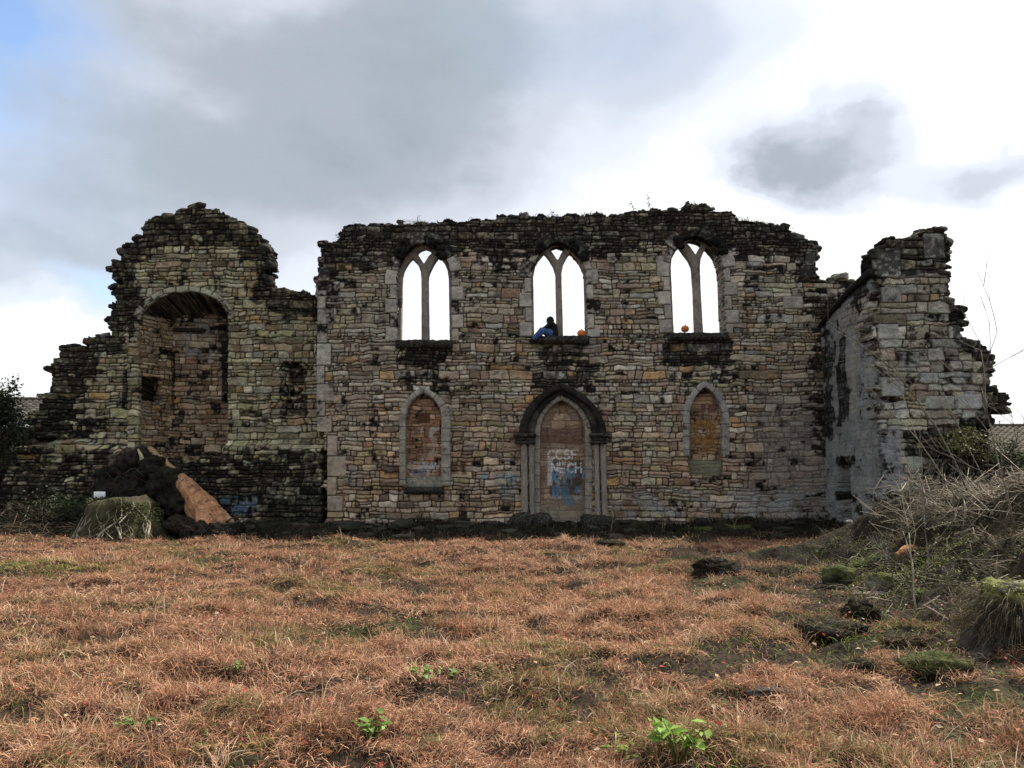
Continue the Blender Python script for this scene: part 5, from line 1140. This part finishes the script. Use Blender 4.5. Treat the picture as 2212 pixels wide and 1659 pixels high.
# ------------------------------------------------------------------ person slumped on the middle window sill
def person():
    Y = 22.0; o = at(1192, 727, Y); t = thing('person', 'person in black coat and blue jeans slumped on the middle window sill against the mullion', 'person', (o.x, o.y, o.z))
    def q(px, py, dy=0.): v = at(px, py, Y); return Vector((v.x, Y+dy, v.z))
    hip = q(1192, 721); chest = q(1193, 704); neck = q(1191, 696); head = q(1186, 694, -.02)
    kL, kR = q(1172, 717, -.20), q(1170, 714, .02); fL, fR = q(1149, 737, -.24), q(1153, 735, -.16)
    sL, sR = q(1191, 700, -.13), q(1191, 700, .12); eL, eR = q(1178, 710, -.19), q(1177, 709, .14); hL, hR = q(1163, 719, -.12), q(1161, 718, .05)
    SK = (.42, .26, .20); g = Geo()
    g.tube([hip, hip.lerp(chest, .5), chest, neck], [.105, .10, .115, .05], 12); g.tube([neck, head], [.045, .05], 10)
    V, T = ICO[3]; g.add(V*np.array((.075, .068, .095))+np.array(head), T=T); fd = Vector((-.9, -.25, -.35)).normalized(); sd_ = fd.cross(Vector((0, 0, 1))).normalized(); up = sd_.cross(fd)
    nose = head+fd*.078; g.tube([head+fd*.06+up*.02, nose+fd*.014-up*.012], [.012, .014], 6)
    for s in (-1, 1): g.tube([head+sd_*s*.066-fd*.01+up*.02, head+sd_*s*.074-fd*.015-up*.02], [.014, .012], 6)
    for (h_, k_, f_, s) in ((hip, kL, fL, -1), (hip, kR, fR, 1)):
        hh = h_+Vector((0, s*.06, 0)); g.tube([hh, k_, k_.lerp(f_, .5), f_], [.075, .058, .05, .036], 10); g.tube([f_, f_+Vector((-.05, -.02, -.045))], [.035, .024], 8)
    for (s_, e_, h_, sg) in ((sL, eL, hL, -1), (sR, eR, hR, 1)):
        g.tube([chest+Vector((0, sg*.06, .01)), s_, e_, h_], [.05, .042, .033, .024], 9); d = (h_-e_).normalized(); w = d.cross(Vector((0, 0, 1))).normalized()
        g.tube([h_, h_+d*.05], [.026, .028], 8)
        for i, (off, L) in enumerate(((-.021, .038), (-.007, .046), (.007, .042), (.021, .032))):
            b = h_+d*.05+w*off; g.tube([b, b+d*L*.6, b+d*L+Vector((0, 0, -.014))], [.009, .008, .006], 6)
        b = h_+d*.02+w*.026*sg; g.tube([b, b+d*.022+w*.02*sg, b+d*.04+w*.022*sg], [.010, .009, .007], 6)
    remesh(g, 'body', mat('skin', attr=True, rough=.6), .010, t, lambda P, N_: np.tile(np.array(SK), (len(P), 1)))
    g = Geo()
    for (k_, f_, s) in ((kL, fL, -1), (kR, fR, 1)):
        g.tube([hip+Vector((.0, s*.06, -.005)), k_.lerp(hip, .5), k_, k_.lerp(f_, .5), f_.lerp(k_, .12)], [.115, .112, .098, .085, .068], 12)
    remesh(g, 'jeans', mat('denim', attr=True, ns=60, namp=.2, bump=.3), .014, t, lambda P, N_: np.clip(np.array((.05, .10, .225))*(1+1.1*n3(P, 9, 4))[:, None], .01, .6), .02, 7.)
    g = Geo(); g.tube([hip+Vector((.03, 0, -.06)), hip.lerp(chest, .4)+Vector((.02, 0, 0)), chest, neck+Vector((0, 0, -.01))], [.155, .15, .145, .07], 14)
    for (s_, e_, h_, sg) in ((sL, eL, hL, -1), (sR, eR, hR, 1)): g.tube([chest+Vector((0, sg*.05, 0)), s_, e_, h_.lerp(e_, .12)], [.08, .072, .058, .046], 10)
    V, T = ICO[3]; g.add(V*np.array((.098, .092, .112))+np.array(head-fd*.040+up*.012), T=T); g.tube([head-fd*.03, neck+Vector((.02, 0, -.02))], [.09, .10], 10)
    remesh(g, 'coat', mat('black_cloth', attr=True, ns=30, namp=.3), .014, t, lambda P, N_: np.tile(np.array((.008, .008, .009)), (len(P), 1)), .03, 6.)
    g = Geo(); V, T = ICO[3]; k = (V @ np.array(fd)) < .25; P = V*np.array((.088, .082, .105))+np.array(head-fd*.012); Tm = T[k[T].all(1)]; P = P*1.0+.008*RNG.normal(0, 1, P.shape); g.add(P, T=Tm, col=(.008, .007, .006)); g.build('hair', M_WOOD, t)
    for (f_, s) in ((fL, -1), (fR, 1)):
        g = Geo(); g.tube([f_+Vector((.03, 0, .02)), f_+Vector((-.02, 0, -.025)), f_+Vector((-.085, -.02, -.055))], [.05, .046, .03], 9); remesh(g, 'shoe', bpy.data.materials['black_cloth'], .012, t, lambda P, N_: np.tile(np.array((.012, .012, .012)), (len(P), 1)))
    for s in (-1, 1):
        V, T = ICO[1]; e = head+fd*.068+sd_*s*.027+up*.018; Geo().add(V*.010+np.array(e), T=T, col=(.03, .02, .015)).build('eye', M_WOOD, t)
    g = Geo(); m_ = head+fd*.070-up*.035; g.tube([m_-sd_*.02, m_+fd*.006, m_+sd_*.02], [.004, .006, .004], 6, (.30, .12, .10)); g.build('mouth', M_WOOD, t)
person()

for o in C.objects:
    if o.parent is None and o.type in ('MESH', 'EMPTY') and 'kind' not in o: o['kind'] = 'thing'
